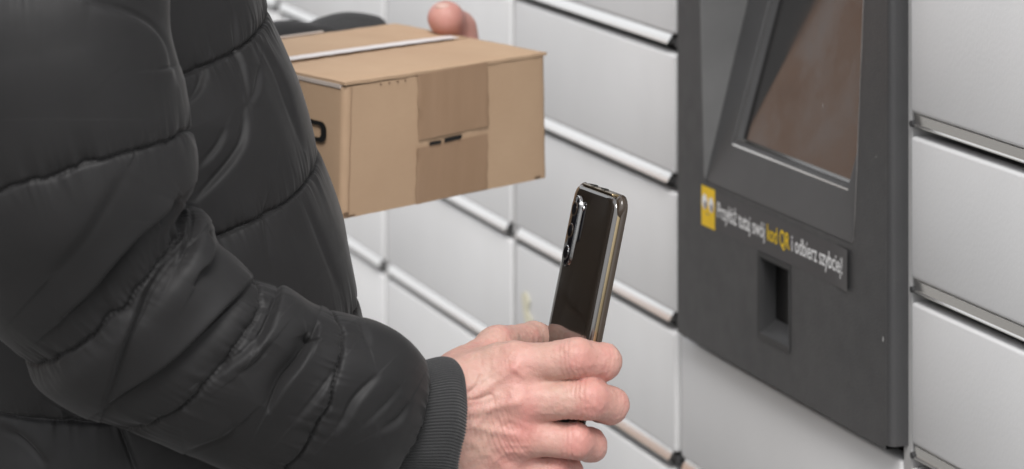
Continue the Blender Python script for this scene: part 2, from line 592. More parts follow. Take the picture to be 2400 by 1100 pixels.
# left wall of the recess
bm = bmesh.new()
z1 = zTop
q = [(lx(z1), -PT, z1), (lx(zlo) , -PT, zlo), (lx(zlo), -PT + .0012, zlo), (lx(z1), sl(0, z1)[1] + .01, z1)]
f = bm.faces.new([bm.verts.new(p) for p in q]); lobj('recess_side', bm, MAT['recess'], term)
bm = bmesh.new()
q = [(rx(z1), -PT, z1), (rx(zlo), -PT, zlo), (rx(zlo), -PT + .0012, zlo), (rx(z1), sl(0, z1)[1] + .01, z1)]
f = bm.faces.new([bm.verts.new(p) for p in q]); lobj('recess_side', bm, MAT['recess'], term)
bm = bmesh.new()
q = [(lx(z1), -PT, z1), (rx(z1), -PT, z1), (rx(z1), sl(0, z1)[1] + .012, z1), (lx(z1), sl(0, z1)[1] + .012, z1)]
f = bm.faces.new([bm.verts.new(p) for p in q]); lobj('recess_top', bm, MAT['recess'], term)

def onslant(px, py):
    d = (px - 1200.0) / FPX * RIGHT + FWD - (py - HOR) / FPX * UP
    # plane y = -PT + .001 + (z-zlo)*TILT
    t = (-PT + .001 + (CAM[2] - zlo) * TILT - CAM[1]) / (d[1] - TILT * d[2])
    q = CAM + t * d
    return q[0], q[2]
wBL = onslant(1713, 336); wBR = onslant(1989, 443); wTL = onslant(1799, 0)
wz0 = .5 * (wBL[1] + wBR[1]); wz1 = zTop - .03
wxl = wBL[0]; wxr = wBR[0]
bm = bmesh.new()
o_ = [(lx(zlo) + .0005, zlo), (rx(zlo) - .0005, zlo), (rx(z1) - .0005, z1), (lx(z1) + .0005, z1)]
i_ = [(wxl, wz0), (wxr, wz0), (wxr, wz1), (wxl, wz1)]
OV = [bm.verts.new(sl(*p)) for p in o_]; IV = [bm.verts.new(sl(*p)) for p in i_]
IV1 = [bm.verts.new(sl(p[0] + sx * .0015, p[1] + sz * .0015, -.0015)) for p, (sx, sz) in zip(i_, ((1, 1), (-1, 1), (-1, -1), (1, -1)))]
IV2 = [bm.verts.new(sl(p[0] + sx * .0045, p[1] + sz * .0035, -.0018)) for p, (sx, sz) in zip(i_, ((1, 1), (-1, 1), (-1, -1), (1, -1)))]
IV3 = [bm.verts.new(sl(p[0] + sx * .0065, p[1] + sz * .0055, -.0075)) for p, (sx, sz) in zip(i_, ((1, 1), (-1, 1), (-1, -1), (1, -1)))]
for a, b in ((OV, IV), (IV, IV1), (IV1, IV2), (IV2, IV3)):
    for i in range(4): bm.faces.new((a[i], a[(i + 1) % 4], b[(i + 1) % 4], b[i]))
lobj('screen_bezel', bm, MAT['bezel'], term)
bm = bmesh.new()
bm.faces.new([bm.verts.new(sl(p[0] + sx * .0055, p[1] + sz * .0045, -.0068)) for p, (sx, sz) in zip(i_, ((1, 1), (-1, 1), (-1, -1), (1, -1)))])
lobj('screen', bm, MAT['screen'], term)
bm = bmesh.new()     # bright trim along the lower edge of the glass
zz = wz0
A = [sl(wxl + .007, zz + .0042, -.0014), sl(wxr - .003, zz + .0042, -.0014), sl(wxr - .003, zz + .0064, -.0064), sl(wxl + .007, zz + .0064, -.0064)]
bm.faces.new([bm.verts.new(p) for p in A])
A = [sl(wxl + .004, zz - .0012, .0004), sl(wxr, zz - .0012, .0004), sl(wxr, zz + .0002, .0002), sl(wxl + .004, zz + .0002, .0002)]
bm.faces.new([bm.verts.new(p) for p in A])
lobj('screen_trim', bm, MAT['trim'], term)

# scanner pocket: frame lip, funnel and dark window
bm = bmesh.new()
def rect(x0, x1, z0, z1, y): return [bm.verts.new(p) for p in ((x0, y, z0), (x1, y, z0), (x1, y, z1), (x0, y, z1))]
r0 = rect(sL - .0012, sR + .0012, sB - .0012, sT + .0012, -PT - .0009)
r1 = rect(sL + .0016, sR - .0016, sB + .003, sT - .003, -PT - .0004)
r2 = rect(sL + .0024, sR - .0024, sB + .005, sT - .0055, -PT + .003)
r3 = rect(sL + .0038, sR - .0024, sB + .013, sT - .008, -PT + .0135)
rz = rect(sL - .0012, sR + .0012, sB - .0012, sT + .0012, -PT + .0005)
for a, b in ((rz, r0), (r0, r1), (r1, r2), (r2, r3)):
    for i in range(4): bm.faces.new((a[i], a[(i + 1) % 4], b[(i + 1) % 4], b[i]))
lobj('scanner_pocket', bm, MAT['pocket'], term)
bm = bmesh.new(); rect_ = rect(sL + .0035, sR - .0015, sB + .012, sT - .007, -PT + .0140); bm.faces.new(rect_)
lobj('scanner_window', bm, MAT['black'], term)
bm = bmesh.new()
for zc in (sB + .022, sT - .014):
    box(bm, (sR - .011, -PT + .0110, zc - .002), (sR - .007, -PT + .0139, zc + .002), .0006)
lobj('scanner_clip', bm, MAT['rubber'], term)

# instruction sticker
kL = onwall(1676, 500, PT)[0]; kR = onwall(1992, 630, PT)[0]; kY = onwall(1645, 480, PT)[0]
kT = .5 * (onwall(1676, 452, PT)[1] + onwall(1992, 583, PT)[1]); kB = .5 * (onwall(1676, 541, PT)[1] + onwall(1992, 681, PT)[1])
bm = bmesh.new()
NX = 40
top = []; bot = []
for i in range(NX + 1):
    x = kL + (kR - kL) * i / NX
    lift = .00025 + (.0022 * max(0, (i - 35) / 5) ** 2 if i > 35 else 0)
    top.append(bm.verts.new((x, -PT - lift, kT))); bot.append(bm.verts.new((x, -PT - lift, kB)))
for i in range(NX): bm.faces.new((bot[i], bot[i + 1], top[i + 1], top[i]))
lobj('instruction_sticker', bm, MAT['sticker'], term, True)
bm = bmesh.new()
yT = kT + .001; yB = kB - .001
bm.faces.new([bm.verts.new(p) for p in ((kY, -PT - .0004, yB), (kL + .0005, -PT - .0004, yB), (kL + .0005, -PT - .0004, yT), (kY, -PT - .0004, yT))])
lobj('yellow_tag', bm, MAT['yellow'], term)
def disc(bm, cx, cz, rx_, rz_, y, n=20, t0=0, t1=360):
    bm.faces.new([bm.verts.new((cx + rx_ * math.cos(R(t0 + (t1 - t0) * i / n)), y, cz + rz_ * math.sin(R(t0 + (t1 - t0) * i / n)))) for i in range(n)])
kw = kL - kY; kh = kT - kB; kc = .5 * (kT + kB) + .002
bm = bmesh.new()
disc(bm, kY + .27 * kw, kc + .0018, .21 * kw, .20 * kh, -PT - .0007); disc(bm, kY + .76 * kw, kc + .0012, .19 * kw, .20 * kh, -PT - .0007)
lobj('tag_emblem', bm, MAT['whiteink'], term)
bm = bmesh.new()
disc(bm, kY + .33 * kw, kc - .0006, .10 * kw, .10 * kh, -PT - .0009); disc(bm, kY + .80 * kw, kc - .0010, .09 * kw, .10 * kh, -PT - .0009)
o_ = [(kY + (.50 + .10 * math.cos(R(a))) * kw, kc - .0070 + .0016 * math.sin(R(a))) for a in range(180, 361, 20)]
i_ = [(kY + (.50 + .06 * math.cos(R(a))) * kw, kc - .0068 + .0009 * math.sin(R(a))) for a in range(360, 179, -20)]
bm.faces.new([bm.verts.new((x, -PT - .0009, z)) for x, z in o_ + i_])
lobj('tag_emblem_mark', bm, MAT['greyink'], term)

def text_mesh(s, size):
    cu = bpy.data.curves.new('lettering_curve', 'FONT')
    cu.body = s; cu.size = size; cu.align_x = 'LEFT'; cu.offset = .013
    o = bpy.data.objects.new('lettering_curve', cu); COL.objects.link(o)
    dg = bpy.context.evaluated_depsgraph_get(); dg.update()
    ev = o.evaluated_get(dg); me = bpy.data.meshes.new_from_object(ev)
    bpy.data.objects.remove(o); bpy.data.curves.remove(cu)
    return me

segs = [('Przyłóż tutaj swój ', MAT['whiteink']), ('kod QR', MAT['yellowink']), (' i odbierz szybciej!', MAT['whiteink'])]
full = text_mesh(''.join(s for s, _ in segs), 1.0)
fx = np.array([v.co.x for v in full.vertices]); FW = fx.max()
tL = onwall(1682, 500, PT)[0]; tR = onwall(1979, 640, PT)[0]
sx = (tR - tL) / FW
szz = .0185
zbase = kB + .36 * (kT - kB)
acc = ''
for s, mt in segs:
    me = text_mesh(s.strip(), 1.0)
    pre = text_mesh(acc + ('|' if not s.startswith(' ') else ' |'), 1.0)
    x0 = max(v.co.x for v in pre.vertices) if acc else 0.0
    bar = text_mesh('|', 1.0)
    bw = max(v.co.x for v in bar.vertices)
    xs = (x0 - bw) if acc else 0.0
    for v in me.vertices:
        x, y = v.co.x, v.co.y
        lift = .0006
        X = tL + (x + xs) * sx
        u = (X - kL) / (kR - kL) * NX
        if u > 35: lift += .0022 * ((u - 35) / 5) ** 2
        v.co = (X, -PT - lift, zbase + y * szz)
    me.materials.append(mt)
    o = bpy.data.objects.new('lettering', me); COL.objects.link(o); setparent(o, term)
    acc += s

# small scratch marks and the ochre grit caught at the foot of the terminal
bm = bmesh.new()
for (px, py, w, h) in ((2071, 795, .0022, .0042), (1930, 248, .0005, .004), (2055, 368, .0006, .002)):
    x, z = onwall(px, py, PT)
    bm.faces.new([bm.verts.new((x + dx * w, -PT - .0005, z + dz * h)) for dx, dz in ((-.5, -.5), (.4, -.3), (.5, .4), (-.2, .5))])
lobj('paint_chip', bm, MAT['post'], term)

# ================================================================== cardboard box
Apx = np.array(at(808, 204, 2.08)); Bpx = np.array(at(1279, 130, 2.238)); Cpx = np.array(at(925, 62, 2.36))
bx_ = Bpx - Apx; LX = np.linalg.norm(bx_); bx_ /= LX
tmp = Cpx - Bpx; by_ = tmp - bx_ * (tmp @ bx_); LY = np.linalg.norm(by_); by_ /= LY
bz_ = np.cross(bx_, by_); 
if bz_[2] < 0: bz_ = -bz_
LZ = 0.0995
base = Apx - bz_ * LZ
MB = Matrix(((bx_[0], by_[0], bz_[0], base[0]), (bx_[1], by_[1], bz_[1], base[1]), (bx_[2], by_[2], bz_[2], base[2]), (0, 0, 0, 1)))
crate = empty('cardboard_box', (0, 0, 0)); crate.matrix_world = MB
tag(crate, 'small brown cardboard box with brown tape on its front, held under a thumb', 'box')
def cobj(name, bm, mat, parent=crate, smooth=False): return bmobj(name, bm, mat, parent, smooth)
# walls as a rounded tube
rc = .0045
outl = arc(rc, rc, rc, 180, 270, 5) + arc(LX - rc, rc, rc, 270, 360, 5) + arc(LX - rc, LY - rc, rc, 0, 90, 5) + arc(rc, LY - rc, rc, 90, 180, 5)
def noise1(x, y, s): return math.sin(x * 61 + y * 37 + s) * .5 + math.sin(x * 143 - y * 91 + 2 * s) * .3
bm = bmesh.new()
# subdivide outline for slight warping
dense = []
for i in range(len(outl)):
    a, b = outl[i], outl[(i + 1) % len(outl)]
    n = max(1, int(math.hypot(b[0] - a[0], b[1] - a[1]) / .006))
    dense += [(a[0] + (b[0] - a[0]) * k / n, a[1] + (b[1] - a[1]) * k / n) for k in range(n)]
rings = []
NZ = 16
for j in range(NZ + 1):
    z = LZ * j / NZ - (.0003)
    bul = .0012 * math.sin(math.pi * j / NZ)
    ring = []
    for (x, y) in dense:
        cx, cy = x - LX / 2, y - LY / 2
        ex = bul * (1 - (2 * cx / LX) ** 2) ; ey = bul * (1 - (2 * cy / LY) ** 2)
        nx = math.copysign(ey, cx) if abs(cx) > LX / 2 - .001 else 0
        ny = math.copysign(ex, cy) if abs(cy) > LY / 2 - .001 else 0
        w = .0005 * noise1(x * 4 + y * 3, z * 5, 1.3)
        ring.append(bm.verts.new((x * (1 + .027 * (1 - z / LZ)) + nx, y + ny + w * (abs(cy) > LY / 2 - .001), z)))
    rings.append(ring)
for j in range(NZ):
    for i in range(len(dense)): bm.faces.new((rings[j][i], rings[j][(i + 1) % len(dense)], rings[j + 1][(i + 1) % len(dense)], rings[j + 1][i]))
bm.faces.new(rings[0][::-1])
body = cobj('box_wall', bm, MAT['card'], smooth=True); body.data.set_sharp_from_angle(angle=R(40))
# two long top flaps meeting at a seam along x
for y0, y1, tilt in ((-.0006, LY * .492, .0010), (LY * .508, LY + .0006, .0)):
    bm = bmesh.new()
    nx_, ny_ = 30, 10
    up_, dn_ = [], []
    for i in range(nx_ + 1):
        for k in range(ny_ + 1):
            x = -.0006 + (LX + .0012) * i / nx_ ; y = y0 + (y1 - y0) * k / ny_
            lift = tilt * (1 - i / nx_) ** 3 + .0009 * math.sin(math.pi * i / nx_) * (k / ny_ if tilt else 1 - k / ny_) + .0003 * noise1(x * 3, y * 3, .2)
            edge = min(k, ny_ - k) == 0 or min(i, nx_ - i) == 0
            up_.append(bm.verts.new((x, y, LZ + .0034 + lift - (.0010 if edge else 0)))); dn_.append(bm.verts.new((x, y, LZ + lift)))
    st = ny_ + 1
    for i in range(nx_):
        for k in range(ny_):
            a = i * st + k
            bm.faces.new((up_[a], up_[a + st], up_[a + st + 1], up_[a + 1])); bm.faces.new((dn_[a], dn_[a + 1], dn_[a + st + 1], dn_[a + st]))
    for i in range(nx_):
        for k in (0, ny_):
            a = i * st + k; bm.faces.new((up_[a], up_[a + st], dn_[a + st], dn_[a]))
    for k in range(ny_):
        for i in (0, nx_):
            a = i * st + k; bm.faces.new((up_[a], up_[a + 1], dn_[a + 1], dn_[a]))
    o = cobj('top_flap', bm, MAT['card'], smooth=True); o.data.set_sharp_from_angle(angle=R(50))
# pale raw edges: left edge under the lifted flap, far top edge
bm = bmesh.new(); box(bm, (-.0008, .004, LZ - .0022), (.0022, LY - .004, LZ + .0014), .0005); cobj('raw_edge', bm, MAT['rawedge'])
bm = bmesh.new(); box(bm, (.004, LY - .002, LZ + .0030), (LX * .62, LY + .0009, LZ + .0047), .0004); cobj('raw_edge', bm, MAT['rawedge'])
# white tape strip over the seam
bm = bmesh.new()
pv = None
for i in range(41):
    x = -.0008 + (LX * .93) * i / 40
    z = LZ + .0046 + .0028 * (1 - x / LX) ** 3 * .8 + .0012 * math.sin(math.pi * min(1, x / LX)) 
    c = LY * .5; hw = .0062 + .0004 * math.sin(i * 1.7)
    cur = (bm.verts.new((x, c - hw, z)), bm.verts.new((x, c + hw, z)))
    if pv: bm.faces.new((pv[0], cur[0], cur[1], pv[1]))
    pv = cur
cobj('seam_tape', bm, MAT['wtape'], smooth=True)
# brown tape in two pieces on the front with two printed bars between
ta, tb = .344 * LX, .691 * LX
def front_patch(name, x0, x1, z0, z1, off, mat, nx=24, nz=14, wob=.0004, fold=True, skew=0., parent=crate):
    bm = bmesh.new(); G = []
    for i in range(nx + 1):
        row = []
        for j in range(nz + 1):
            x = x0 + (x1 - x0) * i / nx + (.0006 * math.sin(j * 1.3) if i in (0, nx) else 0); z = z0 + (z1 - z0) * j / nz + skew * (i / nx - .5)
            b = .0012 * math.sin(math.pi * min(max(z / LZ, 0), 1)) * (1 - (2 * x / LX - 1) ** 2) + .0006
            w = wob * (math.sin(x * 900 + 1.3 * math.sin(z * 120)) + .6 * math.sin(x * 2100 + z * 60))
            row.append(bm.verts.new((x * (1 + .027 * (1 - z / LZ)), -off - b - max(w, -wob * .6), z)))
        G.append(row)
    for i in range(nx):
        for j in range(nz): bm.faces.new((G[i][j], G[i + 1][j], G[i + 1][j + 1], G[i][j + 1]))
    return cobj(name, bm, mat, parent, smooth=True)
front_patch('packing_tape', ta, tb, .505 * LZ, LZ + .0012, .0006, MAT['kraft'], skew=.0016)
front_patch('packing_tape', ta - .001, tb - .001, .0004, .445 * LZ, .0006, MAT['kraft'], skew=.0016)
front_patch('printed_bar', .392 * LX, .449 * LX, .444 * LZ, .472 * LZ, .0014, MAT['blackink'], 4, 2, 0)
front_patch('printed_bar', .464 * LX, .549 * LX, .450 * LZ, .484 * LZ, .0014, MAT['blackink'], 4, 2, 0, skew=.0006)
# perforation nicks along the front top edge and the crushed lower corner
bm = bmesh.new()
for k in range(4):
    x = .036 + .0085 * k * (1 + .05 * math.sin(k))
    box(bm, (x, -.0012, LZ - .0026), (x + .0013, -.0004, LZ - .0016), .0002)
cobj('perforation_nick', bm, MAT['kraftdark'])
bm = bmesh.new()
pv = None
for i in range(25):
    z = LZ * i / 24; x = (.0062 + .0003 * math.sin(i * .9)) * 1.0
    cur = (bm.verts.new((x, -.0007 - .0012 * math.sin(math.pi * i / 24) * .08, z)), bm.verts.new((x + .0007, -.0007 - .0012 * math.sin(math.pi * i / 24) * .08, z)))
    if pv: bm.faces.new((pv[0], cur[0], cur[1], pv[1]))
    pv = cur
cobj('score_line', bm, MAT['kraft'])
bm = bmesh.new()
for (x, z, w_, h_) in ((.0035, .0030, .0030, .0016), (.0085, .0012, .0050, .0008), (LX * .97, .0016, .0040, .0011)):
    vs = [bm.verts.new((x + w_ * math.cos(R(a)) * (1 + .3 * math.sin(a)), -.0010, z + h_ * math.sin(R(a)))) for a in range(0, 360, 40)]
    bm.faces.new(vs)
cobj('torn_corner', bm, MAT['kraftdark'])
# printed letter O on the left side, cut by the jacket
bm = bmesh.new()
y0, y1, z0_, z1_ = .095 * LY, .33 * LY, .545 * LZ, .705 * LZ
def rrect(y0, y1, z0, z1, r): return arc(y0 + r, z0 + r, r, 180, 270) + arc(y1 - r, z0 + r, r, 270, 360) + arc(y1 - r, z1 - r, r, 0, 90) + arc(y0 + r, z1 - r, r, 90, 180)
oo = rrect(y0, y1, z0_, z1_, .0062); ii = rrect(y0 + .0062, y1 - .0062, z0_ + .0034, z1_ - .0034, .0030)
OO = [bm.verts.new((-.0022, y, z)) for y, z in oo]; II = [bm.verts.new((-.0022, y, z)) for y, z in ii]
for i in range(len(OO)): bm.faces.new((OO[i], OO[(i + 1) % len(OO)], II[(i + 1) % len(OO)], II[i]))
cobj('printed_letter', bm, MAT['blackink'])

# ================================================================== smartphone
PZ = 1.785
pw = .335 * RIGHT - .942 * FWD + .055 * UP; 
pu = .200 * RIGHT + .13 * FWD + .96 * UP; pu /= np.linalg.norm(pu)
pw = pw - pu * (pw @ pu); pw /= np.linalg.norm(pw)
pb = np.cross(pu, pw)                 # candidate back normal
camv = CAM - at(1355, 732, PZ)
if pb @ camv < 0: pb = -pb
PW, PH, PTk = .0735, .158, .0092
pc = at(1352, 733, PZ)
MP = Matrix(((pw[0], pu[0], pb[0], pc[0]), (pw[1], pu[1], pb[1], pc[1]), (pw[2], pu[2], pb[2], pc[2]), (0, 0, 0, 1)))
phone = empty('smartphone', (0, 0, 0)); phone.matrix_world = MP
tag(phone, 'black glossy smartphone standing upright in the hand, camera strip at its top', 'phone')
def rr_loop(w, h, r, n=8):
    return arc(w / 2 - r, h / 2 - r, r, 0, 90, n) + arc(-w / 2 + r, h / 2 - r, r, 90, 180, n) + arc(-w / 2 + r, -h / 2 + r, r, 180, 270, n) + arc(w / 2 - r, -h / 2 + r, r, 270, 360, n)
def loft(name, prof, mat, w=PW, h=PH, r=.0095, cap0=True, cap1=True, cx=0, cy=0, parent=phone, rin=1.0):
    bm = bmesh.new(); prev = None; first = None
    for ins, z in prof:
        if isinstance(ins, tuple): iw, ih = ins
        else: iw = ih = ins
        lp = [bm.verts.new((cx + x, cy + y, z)) for x, y in rr_loop(w - 2 * iw, h - 2 * ih, max(r - min(iw, ih) * rin, .0004))]
        if prev:
            for i in range(len(lp)): bm.faces.new((prev[i], prev[(i + 1) % len(lp)], lp[(i + 1) % len(lp)], lp[i]))
        else: first = lp
        prev = lp
    if cap0: bm.faces.new(first[::-1])
    if cap1: bm.faces.new(prev)
    o = bmobj(name, bm, mat, parent, True); o.data.set_sharp_from_angle(angle=R(38)); return o
h2 = PTk / 2
# back glass, curved towards the long sides
loft('back_glass', [((.0004, .0006), h2 - .0040), ((.0006, .0007), h2 - .0028), ((.0014, .0009), h2 - .0016), ((.0028, .0012), h2 - .0007), ((.0050, .0018), h2 - .00015), ((.0085, .003), h2)], MAT['pback'], cap0=False, r=.0095)
loft('frame', [(.0007, -h2 + .0012), (.0002, -h2 + .0020), (0, -h2 + .0030), (0, h2 - .0050), (.0003, h2 - .0040)], MAT['pframe'], cap0=False, cap1=False)
loft('display', [((.0062, .0016), -h2), ((.0030, .0010), -h2 + .0003), ((.0012, .0006), -h2 + .0009), (.0006, -h2 + .0014)], MAT['screen'], cap1=False)
# clear smoky case: rim behind the display side and thick corners
loft('case_rim', [(.0003, -h2 + .0006), (-.0009, -h2 - .0004), (-.0013, -h2 + .0004), (-.0013, -h2 + .0026), (-.0008, -h2 + .0033), (.0001, -h2 + .0034)], MAT['pcase'], cap0=False, cap1=False)
loft('case_top', [(.0004, -.0038), (0, -.0032), (0, .0020), (.0004, .0030)], MAT['pframe'], w=PW - .020, h=.0016, r=.0007, cy=PH / 2 + .0001)
for sx_ in (-1, 1):
    for sy_ in (-1, 1):
        bm = bmesh.new()
        bmesh.ops.create_uvsphere(bm, u_segments=16, v_segments=10, radius=1)
        for v in bm.verts: v.co = Vector((v.co.x * .0062 + sx_ * (PW / 2 - .0046), v.co.y * .0085 + sy_ * (PH / 2 - .0072), v.co.z * .0040 - .0014))
        bmobj('case_corner', bm, MAT['pcase'], phone, True)
# camera strip, lenses, flash strip
ccx, ccy = -PW / 2 + .0135, PH / 2 - .0305
isl = loft('camera_island', [(0, h2 - .0004), (0, h2 + .0007), (.0004, h2 + .0011)], MAT['silver'], w=.0145, h=.046, r=.0072, cx=ccx, cy=ccy)
loft('camera_glass', [(.0012, h2 + .0008), (.0012, h2 + .0013), (.0015, h2 + .0014)], MAT['lens'], w=.0145, h=.046, r=.0072, cx=ccx, cy=ccy, parent=isl)
for k in range(3):
    bm = bmesh.new()
    bmesh.ops.create_cone(bm, cap_ends=True, segments=24, radius1=.0048, radius2=.0044, depth=.0004, matrix=Matrix.Translation((ccx, ccy + (1 - k) * .0142, h2 + .0015)))
    bmobj('lens', bm, MAT['silver' if k == 2 else 'pcase'], isl)
    bm = bmesh.new()
    bmesh.ops.create_cone(bm, cap_ends=True, segments=24, radius1=.0036, radius2=.0036, depth=.0003, matrix=Matrix.Translation((ccx, ccy + (1 - k) * .0142, h2 + .0017)))
    bmobj('lens_glass', bm, MAT['lens'], isl)
loft('flash_strip', [(0, h2 - .0004), (0, h2 + .0004), (.0003, h2 + .0006)], MAT['lens'], w=.0042, h=.026, r=.0021, cx=ccx + .0125, cy=ccy + .0075)
bm = bmesh.new(); bmesh.ops.create_uvsphere(bm, u_segments=14, v_segments=8, radius=.0017, matrix=Matrix.Translation((ccx + .0125, ccy + .0165, h2 + .0001)))
bmobj('flash_light', bm, MAT['silver'], phone, True)
for k in (-.013, .006):
    loft('port_slot', [(0, -.0016), (0, .0016)], MAT['black'], w=.006, h=.0008, r=.0003, cx=k, cy=PH / 2 + .0016)

# ================================================================== numpy modelling helpers

class Noise3:
    def __init__(s, seed, n=32):
        s.n = n; s.g = np.random.default_rng(seed).random((n, n, n)).astype(np.float32) * 2 - 1
    def __call__(s, p, sc):
        q = np.asarray(p, float) * sc
        i = np.floor(q).astype(int); f = q - i; f = f * f * (3 - 2 * f)
        n = s.n; g = s.g
        x0, y0, z0 = i[..., 0] % n, i[..., 1] % n, i[..., 2] % n
        x1, y1, z1 = (x0 + 1) % n, (y0 + 1) % n, (z0 + 1) % n
        fx, fy, fz = f[..., 0], f[..., 1], f[..., 2]
        L = lambda a, b, t: a + (b - a) * t
        return L(L(L(g[x0, y0, z0], g[x1, y0, z0], fx), L(g[x0, y1, z0], g[x1, y1, z0], fx), fy),
                 L(L(g[x0, y0, z1], g[x1, y0, z1], fx), L(g[x0, y1, z1], g[x1, y1, z1], fx), fy), fz)

NZ1, NZ2, NZ3 = Noise3(1), Noise3(2), Noise3(3)

def fbm(p, sc, o=4, nz=NZ1):
    r = 0; a = 1
    for k in range(o):
        r = r + a * nz(p, sc); a *= .5; sc *= 2.03
    return r


def polydist(x, y, pl):
    """Distance to the polyline, signed side (+ = right of travel direction on screen), and 0..1 position along it."""
    pl = np.asarray(pl, float)
    best = np.full(x.shape, 1e9); sg = np.ones(x.shape); tt = np.zeros(x.shape)
    seg = np.hypot(*(pl[1:] - pl[:-1]).T); cum = np.concatenate([[0], np.cumsum(seg)]); tot = cum[-1]
    for k in range(len(pl) - 1):
        a, b = pl[k], pl[k + 1]; d = b - a; l2 = d @ d
        t = np.clip(((x - a[0]) * d[0] + (y - a[1]) * d[1]) / l2, 0, 1)
        ex, ey = x - a[0] - t * d[0], y - a[1] - t * d[1]
        dd = np.hypot(ex, ey); m = dd < best
        best = np.where(m, dd, best); sg = np.where(m, np.sign(d[0] * ey - d[1] * ex), sg); tt = np.where(m, (cum[k] + t * seg[k]) / tot, tt)
    return best, sg, tt


def smooth_poly(pl, n=14):
    pl = np.asarray(pl, float)
    return catmull(np.linspace(0, 1, (len(pl) - 1) * n + 1), pl)


def catmull(u, P):
    P = np.asarray(P, float); n = len(P) - 1
    x = np.clip(u * n, 0, n - 1e-9); i = np.floor(x).astype(int); t = (x - i)[:, None] if P.ndim > 1 else x - i
    p0 = P[np.maximum(i - 1, 0)]; p1 = P[i]; p2 = P[i + 1]; p3 = P[np.minimum(i + 2, n)]
    return .5 * (2 * p1 + (p2 - p0) * t + (2 * p0 - 5 * p1 + 4 * p2 - p3) * t * t + (3 * p1 - p0 - 3 * p2 + p3) * t ** 3)


def grid_normals(P):
    du = np.gradient(P, axis=0)
    dv = np.roll(P, -1, 1) - np.roll(P, 1, 1)
    n = np.cross(du, dv); return n / np.maximum(np.linalg.norm(n, axis=2, keepdims=True), 1e-12)


def tube_faces(nu, nv):
    i, j = np.meshgrid(np.arange(nu - 1), np.arange(nv), indexing='ij')
    a = i * nv + j; b = i * nv + (j + 1) % nv
    return np.stack([a, b, b + nv, a + nv], -1).reshape(-1, 4)


def folds_height(x, y, folds):
    """Creases drawn as curves: (points, depth, groove width, ridge height, ridge offset, ridge side)."""
    h = np.zeros(x.shape)
    for pl, A, w, Rh, ro, side in folds:
        pl = smooth_poly(pl)
        m = (x > pl[:, 0].min() - 120) & (x < pl[:, 0].max() + 120) & (y > pl[:, 1].min() - 120) & (y < pl[:, 1].max() + 120)
        if not m.any(): continue
        d, sg, t = polydist(x[m], y[m], pl)
        env = np.clip(np.sin(np.pi * np.clip(t * .94 + .03, 0, 1)), 0, 1) ** .7
        ds = d * sg * side
        sg_ = 1 / (1 + np.exp(-np.clip(ds / (w * .30), -30, 30)))
        hh = sg_ * Rh * np.exp(-np.maximum(ds, 0) / (ro * 1.1)) - (1 - sg_) * A * np.exp(-np.maximum(-ds, 0) / (ro * .75)) - .55 * A * np.exp(-(d / (w * .34)) ** 2)
        h[m] += env * hh
    return h


